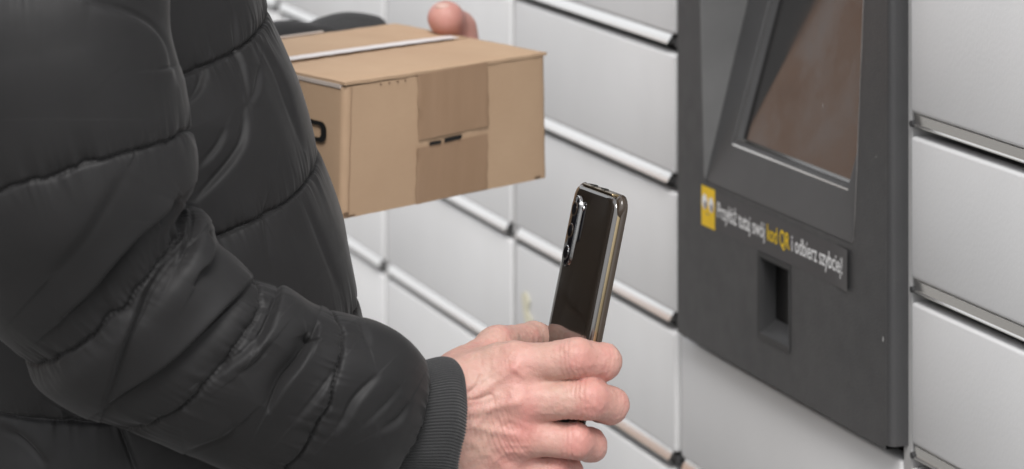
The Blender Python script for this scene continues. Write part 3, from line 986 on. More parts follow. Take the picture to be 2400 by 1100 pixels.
def garment_tube(name, P, seams_u, u, front, folds, mat, parent, amp=.007, pucker=.0016, wr=.0018, seed=0, groove=.0035, sharp=.55, wlen=.35, th=None):
    """Displace a swept grid P (nu x nv x 3) into a quilted padded tube."""
    N = grid_normals(P)
    C = P.mean(1, keepdims=True)
    if ((P - C) * N).sum() < 0: N = -N
    nu, nv, _ = P.shape
    px, py = pix(P)
    seams_u = np.asarray(seams_u)
    # arc length along the tube, per column
    L = np.concatenate([np.zeros((1, nv)), np.cumsum(np.linalg.norm(np.diff(P, axis=0), axis=2), 0)], 0)
    h = np.zeros((nu, nv))
    th = (np.linspace(0, 2 * np.pi, nv, endpoint=False) if th is None else th)[None, :]
    # wobbling seams
    wob = .0022 * NZ2(np.stack([np.cos(th) * 3, np.sin(th) * 3, th * 0 + seed], -1), 1.7)
    k = np.searchsorted(seams_u, u) - 1
    lo = np.clip(k, 0, len(seams_u) - 2)
    def Lat(us):
        f = np.interp(us, u, np.arange(nu)); i0 = np.floor(f).astype(int); i1 = np.minimum(i0 + 1, nu - 1); t = (f - i0)[..., None]
        return L[i0] * (1 - t) + L[i1] * t
    La, Lb = Lat(seams_u[lo]), Lat(seams_u[lo + 1])
    uu = np.clip((L + wob - La) / np.maximum(Lb - La, 1e-6), 0, 1)
    out = (k < 0) | (k >= len(seams_u) - 1)
    pil = np.sin(np.pi * uu) ** .8
    pil[out] = .8
    h += amp * .55 * (pil - .75)
    # distance to the nearest seam
    Ls = Lat(seams_u)
    dist = np.min(np.abs((L + wob)[:, None, :] - Ls[None]), 1)
    side = np.argmin(np.abs((L + wob)[:, None, :] - Ls[None]), 1)
    sgn = np.sign((L + wob) - np.take_along_axis(Ls, side, 0))
    circ = np.linalg.norm(P - np.roll(P, 1, 1), axis=2).sum(1)[:, None]
    s = th / (2 * np.pi) * circ
    q = np.stack([np.cos(th) * circ / 6.28 + 0 * s, np.sin(th) * circ / 6.28 + 0 * s, seed * 3.1 + side * 1.7 + sgn * .6], -1)
    pk = (.55 - 1.9 * np.abs(NZ1(q, 105))) * .8 + (.4 - 1.4 * np.abs(NZ3(q, 250))) * .45
    h += amp * .4 * (1 - np.exp(-dist / .0045)) - amp * .35
    h += pucker * pk * np.exp(-dist / .008) * np.where(sgn < 0, 1.25, .7) * np.clip(dist / .0015, 0, 1)
    h += -groove * .7 * np.exp(-(dist / .0013) ** 2)
    # stitches: tiny dimples in the groove
    h += -.0006 * np.exp(-(dist / .0014) ** 2) * (np.sin(s / .0035 * 2 * np.pi) > .2)
    # longer pulls running away from seams and broad softness
    pl = NZ2(np.stack([q[..., 0], q[..., 1], L * wlen + seed], -1), 42)
    h += wr * np.sign(pl) * np.abs(pl) ** 1.3 * np.clip(1.15 - dist / .05, .35, 1)
    h += .0022 * fbm(P + seed, 13, 2)
    fm = front & (px > -200) & (px < 1300) & (py > -200) & (py < 1300)
    fh = folds_height(px, py, folds)
    h += np.where(fm, fh, 0)
    Q = P + N * h[..., None]
    o = mesh(name, Q.reshape(-1, 3), tube_faces(nu, nv), mat)
    o.parent = parent
    return o, Q


def ringset(stations, us, nu, nv, flat=1.0, th=None):
    """stations rows: Tx, Ty, Bx, By, dist, depth factor, bowx, bowy -> grid of ring points."""
    S = np.asarray(stations, float)
    u = np.linspace(0, 1, nu)
    V_ = np.stack([np.interp(u, np.asarray(us), np.arange(len(us)))], 1)[:, 0] / (len(us) - 1)
    D = catmull(V_, S)
    T = at(D[:, 0], D[:, 1], D[:, 4]); B = at(D[:, 2], D[:, 3], D[:, 4])
    C = .5 * (T + B); a = .5 * (T - B)
    vd = C - CAM; vd /= np.linalg.norm(vd, axis=1, keepdims=True)
    ra = np.linalg.norm(a, axis=1, keepdims=True)
    bow = (D[:, 6:7] * RIGHT - D[:, 7:8] * UP) * D[:, 4:5] / FPX
    f = -vd * ra * D[:, 5:6] + bow
    if th is None: th = np.linspace(0, 2 * np.pi, nv, endpoint=False)
    nv = len(th); c, s = np.cos(th), np.sin(th)
    ex = lambda v, p: np.sign(v) * np.abs(v) ** p
    P = C[:, None] + a[:, None] * ex(c, flat)[None, :, None] + f[:, None] * ex(s, flat)[None, :, None]
    front = np.broadcast_to((s > -.12)[None], (nu, nv))
    return P, u, front


# ---- signed distance fields on a grid, with surface nets
class Field:
    def __init__(s, lo, hi, step, cap=.03):
        s.lo = np.asarray(lo, float); s.st = step; s.dim = np.ceil((np.asarray(hi) - s.lo) / step).astype(int) + 1
        s.d = np.full(s.dim, cap, np.float32); s.cap = cap
        s.ax = [s.lo[k] + step * np.arange(s.dim[k]) for k in range(3)]

    def _sub(s, lo, hi, m):
        sl_ = []
        for k in range(3):
            a = int(max(0, math.floor((lo[k] - m - s.lo[k]) / s.st))); b = int(min(s.dim[k], math.ceil((hi[k] + m - s.lo[k]) / s.st) + 1))
            if b <= a: return None
            sl_.append(slice(a, b))
        return tuple(sl_)

    def pts(s, sb):
        X, Y, Z = np.meshgrid(s.ax[0][sb[0]], s.ax[1][sb[1]], s.ax[2][sb[2]], indexing='ij', sparse=True)
        return X, Y, Z

    def capsule(s, a, b, ra, rb, k=.006, sc=(1, 1, 1), sub=False):
        a = np.asarray(a, float); b = np.asarray(b, float)
        r = max(ra, rb)
        sb = s._sub(np.minimum(a, b) - r, np.maximum(a, b) + r, s.cap)
        if sb is None: return
        X, Y, Z = s.pts(sb)
        d = b - a; l2 = max(d @ d, 1e-12)
        t = np.clip(((X - a[0]) * d[0] + (Y - a[1]) * d[1] + (Z - a[2]) * d[2]) / l2, 0, 1)
        dist = np.sqrt((X - a[0] - t * d[0]) ** 2 + (Y - a[1] - t * d[1]) ** 2 + (Z - a[2] - t * d[2]) ** 2) - (ra + (rb - ra) * t)
        s.blend(sb, dist.astype(np.float32), k, sub)

    def ellipsoid(s, c, ax, k=.006, rot=None, sub=False):
        c = np.asarray(c, float); ax = np.asarray(ax, float); r = ax.max()
        sb = s._sub(c - r, c + r, s.cap)
        if sb is None: return
        X, Y, Z = s.pts(sb); X = X - c[0]; Y = Y - c[1]; Z = Z - c[2]
        if rot is not None:
            q = [rot[i][0] * X + rot[i][1] * Y + rot[i][2] * Z for i in range(3)]
        else: q = [X, Y, Z]
        k0 = np.sqrt(sum((q[i] / ax[i]) ** 2 for i in range(3))); k1 = np.sqrt(sum((q[i] / ax[i] ** 2) ** 2 for i in range(3)))
        s.blend(sb, (k0 * (k0 - 1) / np.maximum(k1, 1e-9)).astype(np.float32), k, sub)

    def blend(s, sb, e, k, sub):
        cur = s.d[sb]
        if sub:
            h = np.maximum(k - np.abs(cur + e), 0) / k
            s.d[sb] = np.maximum(cur, -e) + h * h * k * .25
        else:
            h = np.maximum(k - np.abs(cur - e), 0) / k
            s.d[sb] = np.minimum(cur, e) - h * h * k * .25

    def nets(s):
        d = s.d; ins = d < 0
        c = np.zeros(np.array(d.shape) - 1, np.int8)
        cor = [(i, j, k) for i in (0, 1) for j in (0, 1) for k in (0, 1)]
        nx, ny, nz = c.shape
        for i, j, k in cor: c += ins[i:i + nx, j:j + ny, k:k + nz]
        act = (c > 0) & (c < 8)
        idx = np.argwhere(act)
        vid = np.full(c.shape, -1, np.int32); vid[act] = np.arange(len(idx))
        acc = np.zeros((len(idx), 3)); cnt = np.zeros(len(idx))
        val = {q: d[idx[:, 0] + q[0], idx[:, 1] + q[1], idx[:, 2] + q[2]].astype(float) for q in cor}
        for q in cor:
            for ax in range(3):
                if q[ax]: continue
                q2 = list(q); q2[ax] = 1; q2 = tuple(q2)
                a, b = val[q], val[q2]; m = (a < 0) != (b < 0)
                t = np.where(m, a / np.where(m, a - b, 1), 0)
                p = np.tile(np.array(q, float), (len(idx), 1)); p[:, ax] = t
                acc[m] += p[m]; cnt[m] += 1
        v = (idx + acc / cnt[:, None]) * s.st + s.lo
        F = []
        for ax in range(3):
            o1, o2 = [(1, 2), (2, 0), (0, 1)][ax]
            sl0 = [slice(None)] * 3; sl1 = [slice(None)] * 3
            sl0[ax] = slice(0, -1); sl1[ax] = slice(1, None)
            a = ins[tuple(sl0)]; b = ins[tuple(sl1)]
            e = np.argwhere(a != b)
            ok = (e[:, o1] > 0) & (e[:, o2] > 0) & (e[:, o1] < d.shape[o1] - 1) & (e[:, o2] < d.shape[o2] - 1)
            e = e[ok]
            if len(e) == 0: continue
            fl = a[e[:, 0], e[:, 1], e[:, 2]]
            def vv(da, db):
                q = e.copy(); q[:, o1] -= da; q[:, o2] -= db
                return vid[q[:, 0], q[:, 1], q[:, 2]]
            quad = np.stack([vv(1, 1), vv(0, 1), vv(0, 0), vv(1, 0)], 1)
            quad[~fl] = quad[~fl][:, ::-1]
            F.append(quad)
        F = np.concatenate(F)
        used, inv = np.unique(F, return_inverse=True)
        return v[used], inv.reshape(F.shape)


def tocam(p): X, Y, Z = camco(p); return np.stack([X, Y, Z], -1)
def fromcam(q): return CAM + q[:, :1] * RIGHT + q[:, 1:2] * FWD + q[:, 2:3] * UP
def J(px, py, d): return np.array([(px - 1200.) * d / FPX, d, -(py - HOR) * d / FPX])   # joint in camera-aligned metres
def vnormals(v, f):
    n = np.zeros_like(v)
    fn = np.cross(v[f[:, 2]] - v[f[:, 0]], v[f[:, 3]] - v[f[:, 1]])
    for k in range(4): np.add.at(n, f[:, k], fn)
    return n / np.maximum(np.linalg.norm(n, axis=1, keepdims=True), 1e-12)
def relax(v, f, n=1, w=.5):
    for _ in range(n):
        s = np.zeros_like(v); c = np.zeros(len(v))
        for k in range(4):
            a, b = f[:, k], f[:, (k + 1) % 4]
            np.add.at(s, a, v[b]); np.add.at(s, b, v[a]); np.add.at(c, a, 1); np.add.at(c, b, 1)
        v = v * (1 - w) + w * s / np.maximum(c, 1)[:, None]
    return v

# ================================================================== person
# ---- right hand (fine)
fingers = dict(
    index=[J(1214, 858, 1.722), J(1350, 839, 1.7125), J(1415, 848, 1.723), J(1400, 858, 1.758)],
    middle=[J(1216, 942, 1.716), J(1382, 935, 1.709), J(1430, 951, 1.721), J(1404, 952, 1.756)],
    ring=[J(1210, 1022, 1.716), J(1348, 1034, 1.711), J(1383, 1043, 1.724), J(1362, 1038, 1.757)],
    little=[J(1190, 1098, 1.722), J(1300, 1104, 1.720), J(1332, 1106, 1.736), J(1317, 1096, 1.757)],
)
rad = dict(index=(.0126, .0117, .0113, .0100), middle=(.0127, .0119, .0113, .0100), ring=(.0119, .0106, .0103, .0092), little=(.0110, .0095, .0090, .0080))
wr_c = J(1020, 1000, 1.722)
thumb = [J(1085, 890, 1.745), J(1165, 812, 1.772), J(1252, 796, 1.812), J(1312, 806, 1.842)]
lo = J(920, 740, 1.66); lo = np.array([-.085, 1.675, -.562]); hi = np.array([.085, 1.880, -.415])
H = Field(lo, hi, .00072, cap=.014)
# forearm stub and wrist
for dz_, r_ in ((.019, .0255), (-.004, .0275), (-.022, .0245)):
    H.capsule(J(930, 990, 1.70) + [0, 0, dz_ * .6], J(1085, 985, 1.724) + [0, 0, dz_ * .92], r_ - .006, r_ - .003, .016)
mc = {'index': (.014, .0138), 'middle': (.004, .0140), 'ring': (-.008, .0136), 'little': (-.019, .0128)}
for nm, fj in fingers.items():
    oz, r_ = mc[nm]
    w0 = J(1085, 985, 1.728) + [0, 0, oz]
    H.capsule(w0, fj[0], .0175, r_, .012)
    # knuckle
    H.ellipsoid(fj[0] + np.array([-.001, -.0035, .0]), (.0102, .0090, .0102), .009)
# palm mass behind
H.capsule(J(1120, 960, 1.742), J(1200, 900, 1.742), .019, .015, .012)
H.capsule(J(1120, 1050, 1.742), J(1195, 1040, 1.738), .020, .015, .012)
H.capsule(J(1110, 1110, 1.735), J(1180, 1120, 1.735), .018, .013, .012)
# thumb
H.capsule(J(1080, 930, 1.738), thumb[0], .019, .0165, .010)
H.capsule(thumb[0], thumb[1], .0165, .0125, .010)
H.capsule(thumb[1], thumb[2], .0122, .0108, .005)
H.capsule(thumb[2], thumb[3], .0108, .0092, .004)
H.capsule(thumb[0] + [0, 0, -.004], fingers['index'][0] + [-.012, .006, .0], .0135, .0105, .012)   # web
for nm, fj in fingers.items():
    r_ = rad[nm]
    # each finger is its own chain, blended into the hand at its root only
    F2 = Field(lo, hi, .00072, cap=.014) if False else None
    H.capsule(fj[0], fj[0] * .68 + fj[1] * .32, r_[0], r_[0] * .95, .0055)
    H.capsule(fj[0] * .68 + fj[1] * .32, fj[1], r_[0] * .95, r_[1], .0018)
    H.capsule(fj[1], fj[2], r_[1], r_[2], .0030)
    H.capsule(fj[2], fj[3], r_[2], r_[3], .0024)
hv, hf = H.nets()
hv = relax(hv, hf, 2, .45)
hn = vnormals(hv, hf)
hw = fromcam(hv); hx, hy = pix(hw)
fr = np.clip(-hn[:, 1] * 2.2 + .3, 0, 1)           # seen from the dorsal side
hh = np.zeros(len(hv)); red = np.zeros(len(hv))
# tendons fanning from the wrist
for nm, wgt in (('index', .9), ('middle', 1.0), ('ring', .9), ('little', .6)):
    kx, ky = 1200 + fingers[nm][0][0] * FPX / fingers[nm][0][1], HOR - fingers[nm][0][2] * FPX / fingers[nm][0][1]
    wy = {'index': 948, 'middle': 972, 'ring': 996, 'little': 1025}[nm]
    d, s_, t = polydist(hx, hy, [(1085, wy), (kx, ky)])
    hh += fr * wgt * .0013 * np.exp(-(d / 11) ** 2) * np.clip(t * 3 + .3, 0, 1)
# veins
for pl, A in (([(1100, 905), (1150, 880), (1195, 862), (1225, 880)], .0005), ([(1135, 1040), (1165, 1000), (1190, 985), (1215, 992), (1238, 1000)], .0005),
              ([(1110, 1000), (1150, 960), (1175, 930)], .0005), ([(1150, 1085), (1190, 1062), (1222, 1062)], .0004)):
    d, s_, t = polydist(hx, hy, smooth_poly(pl)); hh += fr * A * np.exp(-(d / 7) ** 2)
# wrist creases: fans of near-vertical folds bending into the back of the hand
for k in range(13):
    x0 = 1098 + k * 8.5 + RNG.uniform(-3, 3)
    b = 6 + k * 4.2
    pl = smooth_poly([(x0 - 2, 880 + k * 5), (x0 + 3 - k * .2, 935), (x0 + b * .35, 985), (x0 + b, 1030 + k * 2), (x0 + b * 1.9, 1075 + k)])
    d, s_, t = polydist(hx, hy, pl)
    A = RNG.uniform(.0003, .0008) * (1.0 if k < 8 else .45)
    hh += -fr * A * np.exp(-(d / RNG.uniform(2.2, 3.6)) ** 2) * np.sin(np.pi * np.clip(t, .02, .98)) ** .6
for pl, A in (([(1092, 938), (1118, 936), (1150, 925)], .0009), ([(1088, 925), (1110, 912), (1128, 880)], .0006)):
    d, s_, t = polydist(hx, hy, smooth_poly(pl)); hh += -fr * A * np.exp(-(d / 4) ** 2)
# knuckle creases across the finger joints, and loose skin at the finger roots
for nm, fj in fingers.items():
    r_ = rad[nm]
    for jn, off, A in ((1, -.0075, .55), (1, -.0045, .8), (1, -.0015, 1.0), (1, .0018, .7), (1, .0042, .5), (2, -.002, .6), (2, .001, .7)):
        ax = fj[jn] - fj[jn - 1] if jn else fj[1] - fj[0]; ax = ax / np.linalg.norm(ax)
        p = hv - fj[jn]
        al = p @ ax - off
        ra_ = np.linalg.norm(p - (p @ ax)[:, None] * ax, axis=1)
        wv = .0008 * NZ2(hv, 260)
        m = np.exp(-((al + wv) / .00075) ** 2) * (np.linalg.norm(p, axis=1) < r_[jn] * 1.9)
        hh += -.00030 * A * m * np.clip(-hn[:, 1] * 1.6 + .5, 0, 1)
    red += .7 * np.exp(-(np.linalg.norm(hv - fj[1] - [.003, -.006, 0], axis=1) / .0105) ** 2)
    red += .45 * np.exp(-(np.linalg.norm(hv - fj[0] - [0, -.008, 0], axis=1) / .013) ** 2)
    red += .4 * np.exp(-(np.linalg.norm(hv - fj[2], axis=1) / .012) ** 2)
red += .35 * np.exp(-(np.hypot(hx - 1240, hy - 1010) / 45) ** 2)
hh += .00050 * fbm(hv, 90, 3) + .00016 * NZ3(hv, 520) 
diag = np.stack([hv[:, 0] * 1.3 + hv[:, 2] * .3, hv[:, 1] * .5, hv[:, 2] * .18 - hv[:, 0] * .1], -1)
hh += fr * .00012 * NZ1(diag, 640) * np.clip((1260 - hx) / 60, 0, 1)
hv2 = hv + hn * hh[:, None]
red = np.clip(red, 0, .85)

# ---- left hand behind the box, thumb over its top edge
Lh = Field(np.array([-.22, 2.28, -.52]), np.array([.10, 2.58, -.26]), .0022, cap=.03)
boxc = lambda x, y, z: tocam(np.array(MB @ Vector((x, y, z))))
tt0 = boxc(LX + .020, LY * .60, LZ * .62); tt1 = boxc(LX + .016, LY * .66, LZ + .004); tt2 = boxc(LX - .004, LY * .625, LZ + .0145)
wrl = boxc(LX * .60, LY + .060, LZ * .72)
palm0 = boxc(LX * .98, LY + .02, LZ * .55); palm1 = boxc(LX + .026, LY * .72, LZ * .35)
Lh.capsule(wrl, palm0, .028, .026, .02); Lh.capsule(palm0, palm1, .026, .022, .02)
Lh.capsule(palm0, tt0, .022, .0165, .012); Lh.capsule(tt0, tt1, .0165, .0150, .006); Lh.capsule(tt1, tt2, .0150, .0140, .004)
Lh.ellipsoid(tt2 + (tt2 - tt1) * .12 + [0, 0, .001], (.0150, .0150, .0140), .004)
for k in range(4):
    zz = LZ * (.72 - .2 * k)
    a = boxc(LX + .020, LY * .70, zz); b = boxc(LX + .014, LY * .38, zz - .004); c = boxc(LX + .011, LY * (.20 + .02 * abs(k - 1.5)), zz - .008)
    Lh.capsule(palm1 * .3 + a * .7, a, .013, .0125, .006); Lh.capsule(a, b, .0122, .0108, .004); Lh.capsule(b, c, .0108, .0092, .004)
lv, lf = Lh.nets(); lv = relax(lv, lf, 2, .5)
lw = fromcam(lv)
lred = np.clip(.8 * np.exp(-(np.linalg.norm(lv - tt2, axis=1) / .02) ** 2), 0, .8)

# ---- the rest of the body (hidden by clothing or out of the frame)
TC = np.array([-.300, 1.930])                        # torso centre, camera-aligned metres
GF = np.array([.93, .365]); GE = np.array([-.365, .93])
def tp(f, e, z): q = TC + f * GF + e * GE; return np.array([q[0], q[1], z - 1.62])
Bf = Field(np.array([-.85, 1.35, -1.63]), np.array([.15, 2.60, .28]), .010, cap=.06)
Bf.capsule(tp(-.03, 0, 1.02), tp(-.03, 0, 1.34), .10, .10, .05)
for s_ in (-1, 1):
    Bf.capsule(tp(-.03, s_ * .10, .95), tp(.0, s_ * .12, .50), .085, .06, .05); Bf.capsule(tp(.0, s_ * .12, .50), tp(-.03, s_ * .13, .07), .055, .042, .03)
    Bf.capsule(tp(-.03, s_ * .13, .05), tp(.14, s_ * .15, .04), .038, .034, .02)
    Bf.capsule(tp(-.02, s_ * .05, 1.40), tp(-.04, s_ * .13, 1.38), .06, .045, .04)
Bf.capsule(tp(-.02, 0, 1.40), tp(.01, 0, 1.54), .062, .058, .03)
hc = tp(.03, 0, 1.655)
Bf.ellipsoid(hc, (.085, .078, .115), .02); Bf.ellipsoid(hc + [.02, .008, -.045], (.068, .058, .075), .02)
Bf.capsule(hc + [.078, .03, .01], hc + [.098, .036, -.022], .010, .016, .012)          # nose
Bf.capsule(hc + [.075, .02, -.058], hc + [.075, .035, -.058], .012, .012, .012)        # lips
for s_ in (-1, 1):
    Bf.ellipsoid(hc + np.append(GE * s_ * .080, -.005) + [-.01, 0, 0], (.018, .014, .03), .008)
    Bf.ellipsoid(hc + np.append(GF * .088 + GE * s_ * .032, .012), (.013, .013, .010), .006, sub=True)
# arms inside the sleeves
Bf.capsule(tp(-.04, -.13, 1.38), J(90, 0, 1.66), .04, .036, .03); Bf.capsule(J(90, 0, 1.66), J(110, 640, 1.65), .036, .034, .02); Bf.capsule(J(110, 640, 1.65), J(480, 820, 1.66), .034, .032, .02); Bf.capsule(J(480, 820, 1.66), J(1010, 985, 1.712), .032, .027, .02)
Bf.capsule(tp(-.04, .13, 1.38), tp(-.06, .27, 1.25), .04, .036, .03); Bf.capsule(tp(-.06, .27, 1.25), boxc(-.06, LY + .087, .03), .034, .032, .02); Bf.capsule(boxc(-.06, LY + .087, .03), wrl, .032, .026, .02)
bv, bf = Bf.nets(); bv = relax(bv, bf, 2, .5)
allv = np.concatenate([fromcam(hv2), lw, fromcam(bv)])
allf = np.concatenate([hf, lf + len(hv2), bf + len(hv2) + len(lv)])
person = mesh('person', allv, allf, MAT['skin'])
ra_ = np.concatenate([red, lred, np.zeros(len(bv))]).astype(np.float32)
person.data.attributes.new('red', 'FLOAT', 'POINT').data.foreach_set('value', ra_)
tag(person, 'person in a black quilted jacket holding a box and scanning a phone', 'person')

# left thumb nail
bm = bmesh.new()
bmesh.ops.create_uvsphere(bm, u_segments=16, v_segments=10, radius=1)
nc = tt2 + (tt2 - tt1) / np.linalg.norm(tt2 - tt1) * .0075 + np.array([0, -.0015, .0088])
for v in bm.verts:
    q = nc + np.array([v.co.x * .0072, v.co.y * .0055, v.co.z * .0030])
    v.co = Vector(fromcam(q[None])[0])
bmobj('thumbnail', bm, MAT['nail'], person, True)

# hair cap
Hf = Field(hc - .2, hc + .2, .006, cap=.04)
Hf.ellipsoid(hc + [-.012, -.004, .022], (.096, .088, .110), .01)
Hf.ellipsoid(hc + np.append(GF * .075, -.06), (.10, .10, .10), .02, sub=True)
v_, f_ = Hf.nets(); mesh('hair', fromcam(v_ + .004 * fbm(v_, 60, 3)[:, None]), f_, MAT['hair'], person)
# trousers and shoes
Tf = Field(np.array([-.75, 1.5, -1.63]), np.array([.15, 2.4, -.55]), .012, cap=.06)
for s_ in (-1, 1):
    Tf.capsule(tp(-.03, s_ * .09, .98), tp(.0, s_ * .12, .50), .105, .085, .06); Tf.capsule(tp(.0, s_ * .12, .50), tp(-.03, s_ * .13, .12), .082, .072, .04)
v_, f_ = Tf.nets(); v_ = relax(v_, f_, 2); mesh('trousers', fromcam(v_ + .006 * fbm(v_, 9, 3)[:, None]), f_, MAT['cloth'], person)
for s_ in (-1, 1):
    Sf = Field(tp(-.2, s_ * .14, -.02) - [.3, .3, .0], tp(.2, s_ * .14, .2) + [.3, .3, .0], .008, cap=.04)
    Sf.capsule(tp(-.05, s_ * .135, .052), tp(.17, s_ * .155, .047), .050, .045, .03); Sf.capsule(tp(-.04, s_ * .13, .06), tp(-.035, s_ * .13, .11), .05, .05, .03)
    v_, f_ = Sf.nets(); q = fromcam(v_); q[:, 2] = np.maximum(q[:, 2], .002); mesh('shoe', q, f_, MAT['leather'], person)

# ---- jacket body: padded tube of near-horizontal rings
zc = np.concatenate([np.linspace(1.53, 1.44, 34, endpoint=False), np.linspace(1.44, 1.00, 540, endpoint=False), np.linspace(1.00, .78, 70)])
NU = len(zc)
# front silhouette column of the photograph for each height
sil_y = np.array([-420, -150, 0, 100, 220, 400, 550, 680, 760, 900, 1200, 1500]); sil_x = np.array([330, 530, 590, 622, 675, 738, 786, 815, 827, 838, 843, 835])
ev = TC[1] + .07
row = HOR + (1.62 - zc) * FPX / ev
sx_ = np.interp(row, sil_y, sil_x)
Xs = (sx_ - 1200) * ev / FPX - .004
af = .165; be = .235
th = np.concatenate([np.linspace(R(-125), R(35), 480, endpoint=False), np.linspace(R(35), R(235), 110, endpoint=False)]); NV = len(th)
tth = th
narrow = np.interp(zc, [.78, 1.05, 1.30, 1.40, 1.46, 1.53], [1.02, 1.0, .97, .86, .60, .30])
P = np.zeros((NU, NV, 3))
for i in range(NU):
    a_, b_ = af * (narrow[i] * .6 + .4 if narrow[i] > .86 else narrow[i] * 1.065), be * narrow[i]
    f_ = a_ * np.sign(np.cos(th)) * np.abs(np.cos(th)) ** .85; e_ = b_ * np.sign(np.sin(th)) * np.abs(np.sin(th)) ** .85
    x = f_ * GF[0] + e_ * GE[0]; y = f_ * GF[1] + e_ * GE[1]
    slope = (sx_[i] - 1200) / FPX
    P[i, :, 0] = x + (slope * (TC[1] + y) - x).min() + .007; P[i, :, 1] = TC[1] + y; P[i, :, 2] = zc[i] - 1.62 + .24 * np.clip(f_ - .03, -.03, 1)
Pw = fromcam(P.reshape(-1, 3)).reshape(NU, NV, 3)
u = np.arange(NU) / (NU - 1)
# seam heights: pixel rows of the seams at the front silhouette
zs = [1.62 - (r_ - HOR) * ev / FPX for r_ in (-255, 68, 382, 690, 1000, 1345)]
su = np.interp(zs[::-1], zc[::-1], u[::-1])[::-1]
tf = [
    ([(458, 470), (500, 425), (545, 370), (570, 320), (574, 250)], .0060, 15, .004, 40, 1),
    ([(440, 240), (470, 205), (490, 150)], .0040, 14, .003, 34, 1),
    ([(545, 20), (560, 90), (578, 170), (585, 235)], .0042, 12, .003, 34, -1),
    ([(585, 245), (605, 205), (616, 150)], .0045, 12, .003, 30, 1),
    ([(600, 60), (640, 150), (680, 260), (715, 350)], .0035, 14, .003, 34, -1),
    ([(470, 390), (510, 345), (530, 300)], .0040, 14, .003, 34, 1),
    ([(640, 430), (625, 520), (630, 600)], .0030, 18, .002, 40, 1),
    ([(700, 420), (740, 520), (775, 620), (800, 690)], .0028, 16, .002, 36, -1),
    ([(275, 990), (292, 1030), (322, 1110)], .0070, 12, .004, 36, -1),
    ([(100, 930), (140, 960), (210, 985)], .0040, 16, .003, 40, -1),
    ([(0, 1000), (60, 1040), (110, 1090)], .0060, 20, .004, 50, -1),
    ([(340, 1010), (450, 1050), (560, 1100)], .0050, 18, .003, 40, 1),
]
tf = [(pl, A * .75, w * 1.3, Rh * .45, ro, sd_) for pl, A, w, Rh, ro, sd_ in tf]
jk, _ = garment_tube('jacket', Pw, su, u, np.ones((NU, NV), bool), tf, MAT['jacket'], person, amp=.0050, pucker=.0020, wr=.0010, seed=5, groove=.0026, th=tth)
jk['label'] = 'black quilted padded jacket'

# ---- right sleeve
st = [  # Tx, Ty, Bx, By, dist, depth factor, bow x, bow y
    (240, -400, 60, -380, 1.80, .60, 0, 0),
    (320, -400, -200, -330, 1.72, .80, 0, 5),
    (395, -240, -330, -190, 1.66, .90, 5, 5),
    (402, -100, -330, 30, 1.63, .95, 10, 10),       # seam 0
    (412, 60, -315, 200, 1.62, .95, 10, 12),
    (440, 190, -285, 350, 1.62, .95, 10, 14),
    (458, 300, -230, 500, 1.62, .95, 10, 14),       # seam 1
    (460, 385, -140, 640, 1.62, .95, 20, 35),
    (450, 440, -35, 765, 1.625, .95, 35, 50),
    (424, 470, 52, 846, 1.63, .95, 55, 60),         # seam 2 (elbow)
    (478, 492, 92, 905, 1.635, .95, 65, 55),
    (515, 560, 175, 958, 1.64, .95, 75, 45),
    (598, 640, 275, 1006, 1.645, .95, 85, 40),      # seam 3
    (660, 668, 400, 1050, 1.65, .95, 88, 35),
    (715, 700, 500, 1095, 1.655, .95, 88, 30),
    (766, 716, 590, 1135, 1.66, .95, 88, 25),       # seam 4
    (845, 742, 690, 1165, 1.67, .95, 80, 15),
    (925, 778, 770, 1180, 1.68, .95, 70, 5),
    (978, 828, 842, 1182, 1.69, .93, 62, 0),
    (984, 862, 868, 1160, 1.692, .88, 60, 0),       # end, turned in
    (962, 890, 880, 1120, 1.690, .80, 40, 0),
]
us = np.linspace(0, 1, len(st))
sth = np.concatenate([np.linspace(-.25, np.pi + .25, 330, endpoint=False), np.linspace(np.pi + .25, 2 * np.pi - .25, 90, endpoint=False)])
P, u, front = ringset(st, us, 1100, 420, th=sth)
sl_f = [
    ([(150, 752), (212, 700), (268, 632), (326, 566), (378, 518), (424, 466)], .0120, 13, .0050, 40, -1),
    ([(250, 945), (272, 880), (300, 800), (345, 690), (415, 590), (455, 555)], .0050, 20, .0035, 46, -1),
    ([(262, 945), (335, 900), (420, 838), (500, 762), (565, 692), (604, 646)], .0105, 13, .0050, 36, -1),
    ([(628, 960), (660, 900), (700, 848), (732, 795), (742, 762)], .0100, 12, .0050, 34, 1),
    ([(745, 800), (728, 792), (722, 780)], .0060, 8, .002, 20, 1),
    ([(458, 672), (476, 640), (500, 615), (512, 575), (498, 538)], .0080, 10, .0035, 28, -1),
    ([(655, 655), (650, 700), (630, 760), (600, 815)], .0060, 14, .0035, 34, -1),
    ([(556, 1000), (520, 1030), (440, 1060)], .0040, 22, .003, 44, 1),
    ([(640, 800), (600, 850), (560, 880)], .0030, 20, .0024, 44, 1),
    ([(785, 1010), (806, 985), (835, 935), (885, 880)], .0040, 22, .0016, 46, 1),
    ([(840, 742), (858, 775), (868, 810)], .0026, 20, .0012, 38, -1),
    ([(885, 1010), (935, 985), (962, 940)], .0036, 20, .0014, 42, 1),
    ([(845, 1000), (905, 950), (940, 905)], .0022, 22, .001, 40, 1),
    ([(215, 5), (290, 22), (360, 55), (400, 105), (425, 190)], .0050, 30, .0030, 70, 1),
    ([(360, 165), (395, 160), (430, 150)], .0020, 12, .001, 30, 1),
    ([(410, 470), (400, 500), (390, 535)], .0060, 9, .003, 22, 1),
    ([(436, 470), (452, 500), (440, 560), (418, 610)], .0035, 14, .003, 36, 1),
    ([(300, 400), (200, 560), (120, 650)], .0025, 40, .0025, 90, 1),
    ([(470, 900), (560, 840), (640, 760)], .0030, 16, .0025, 38, 1),
    ([(690, 990), (740, 930), (800, 850)], .0025, 20, .002, 44, 1),
]
seam_u = us[[3, 6, 9, 12, 15, 19]]
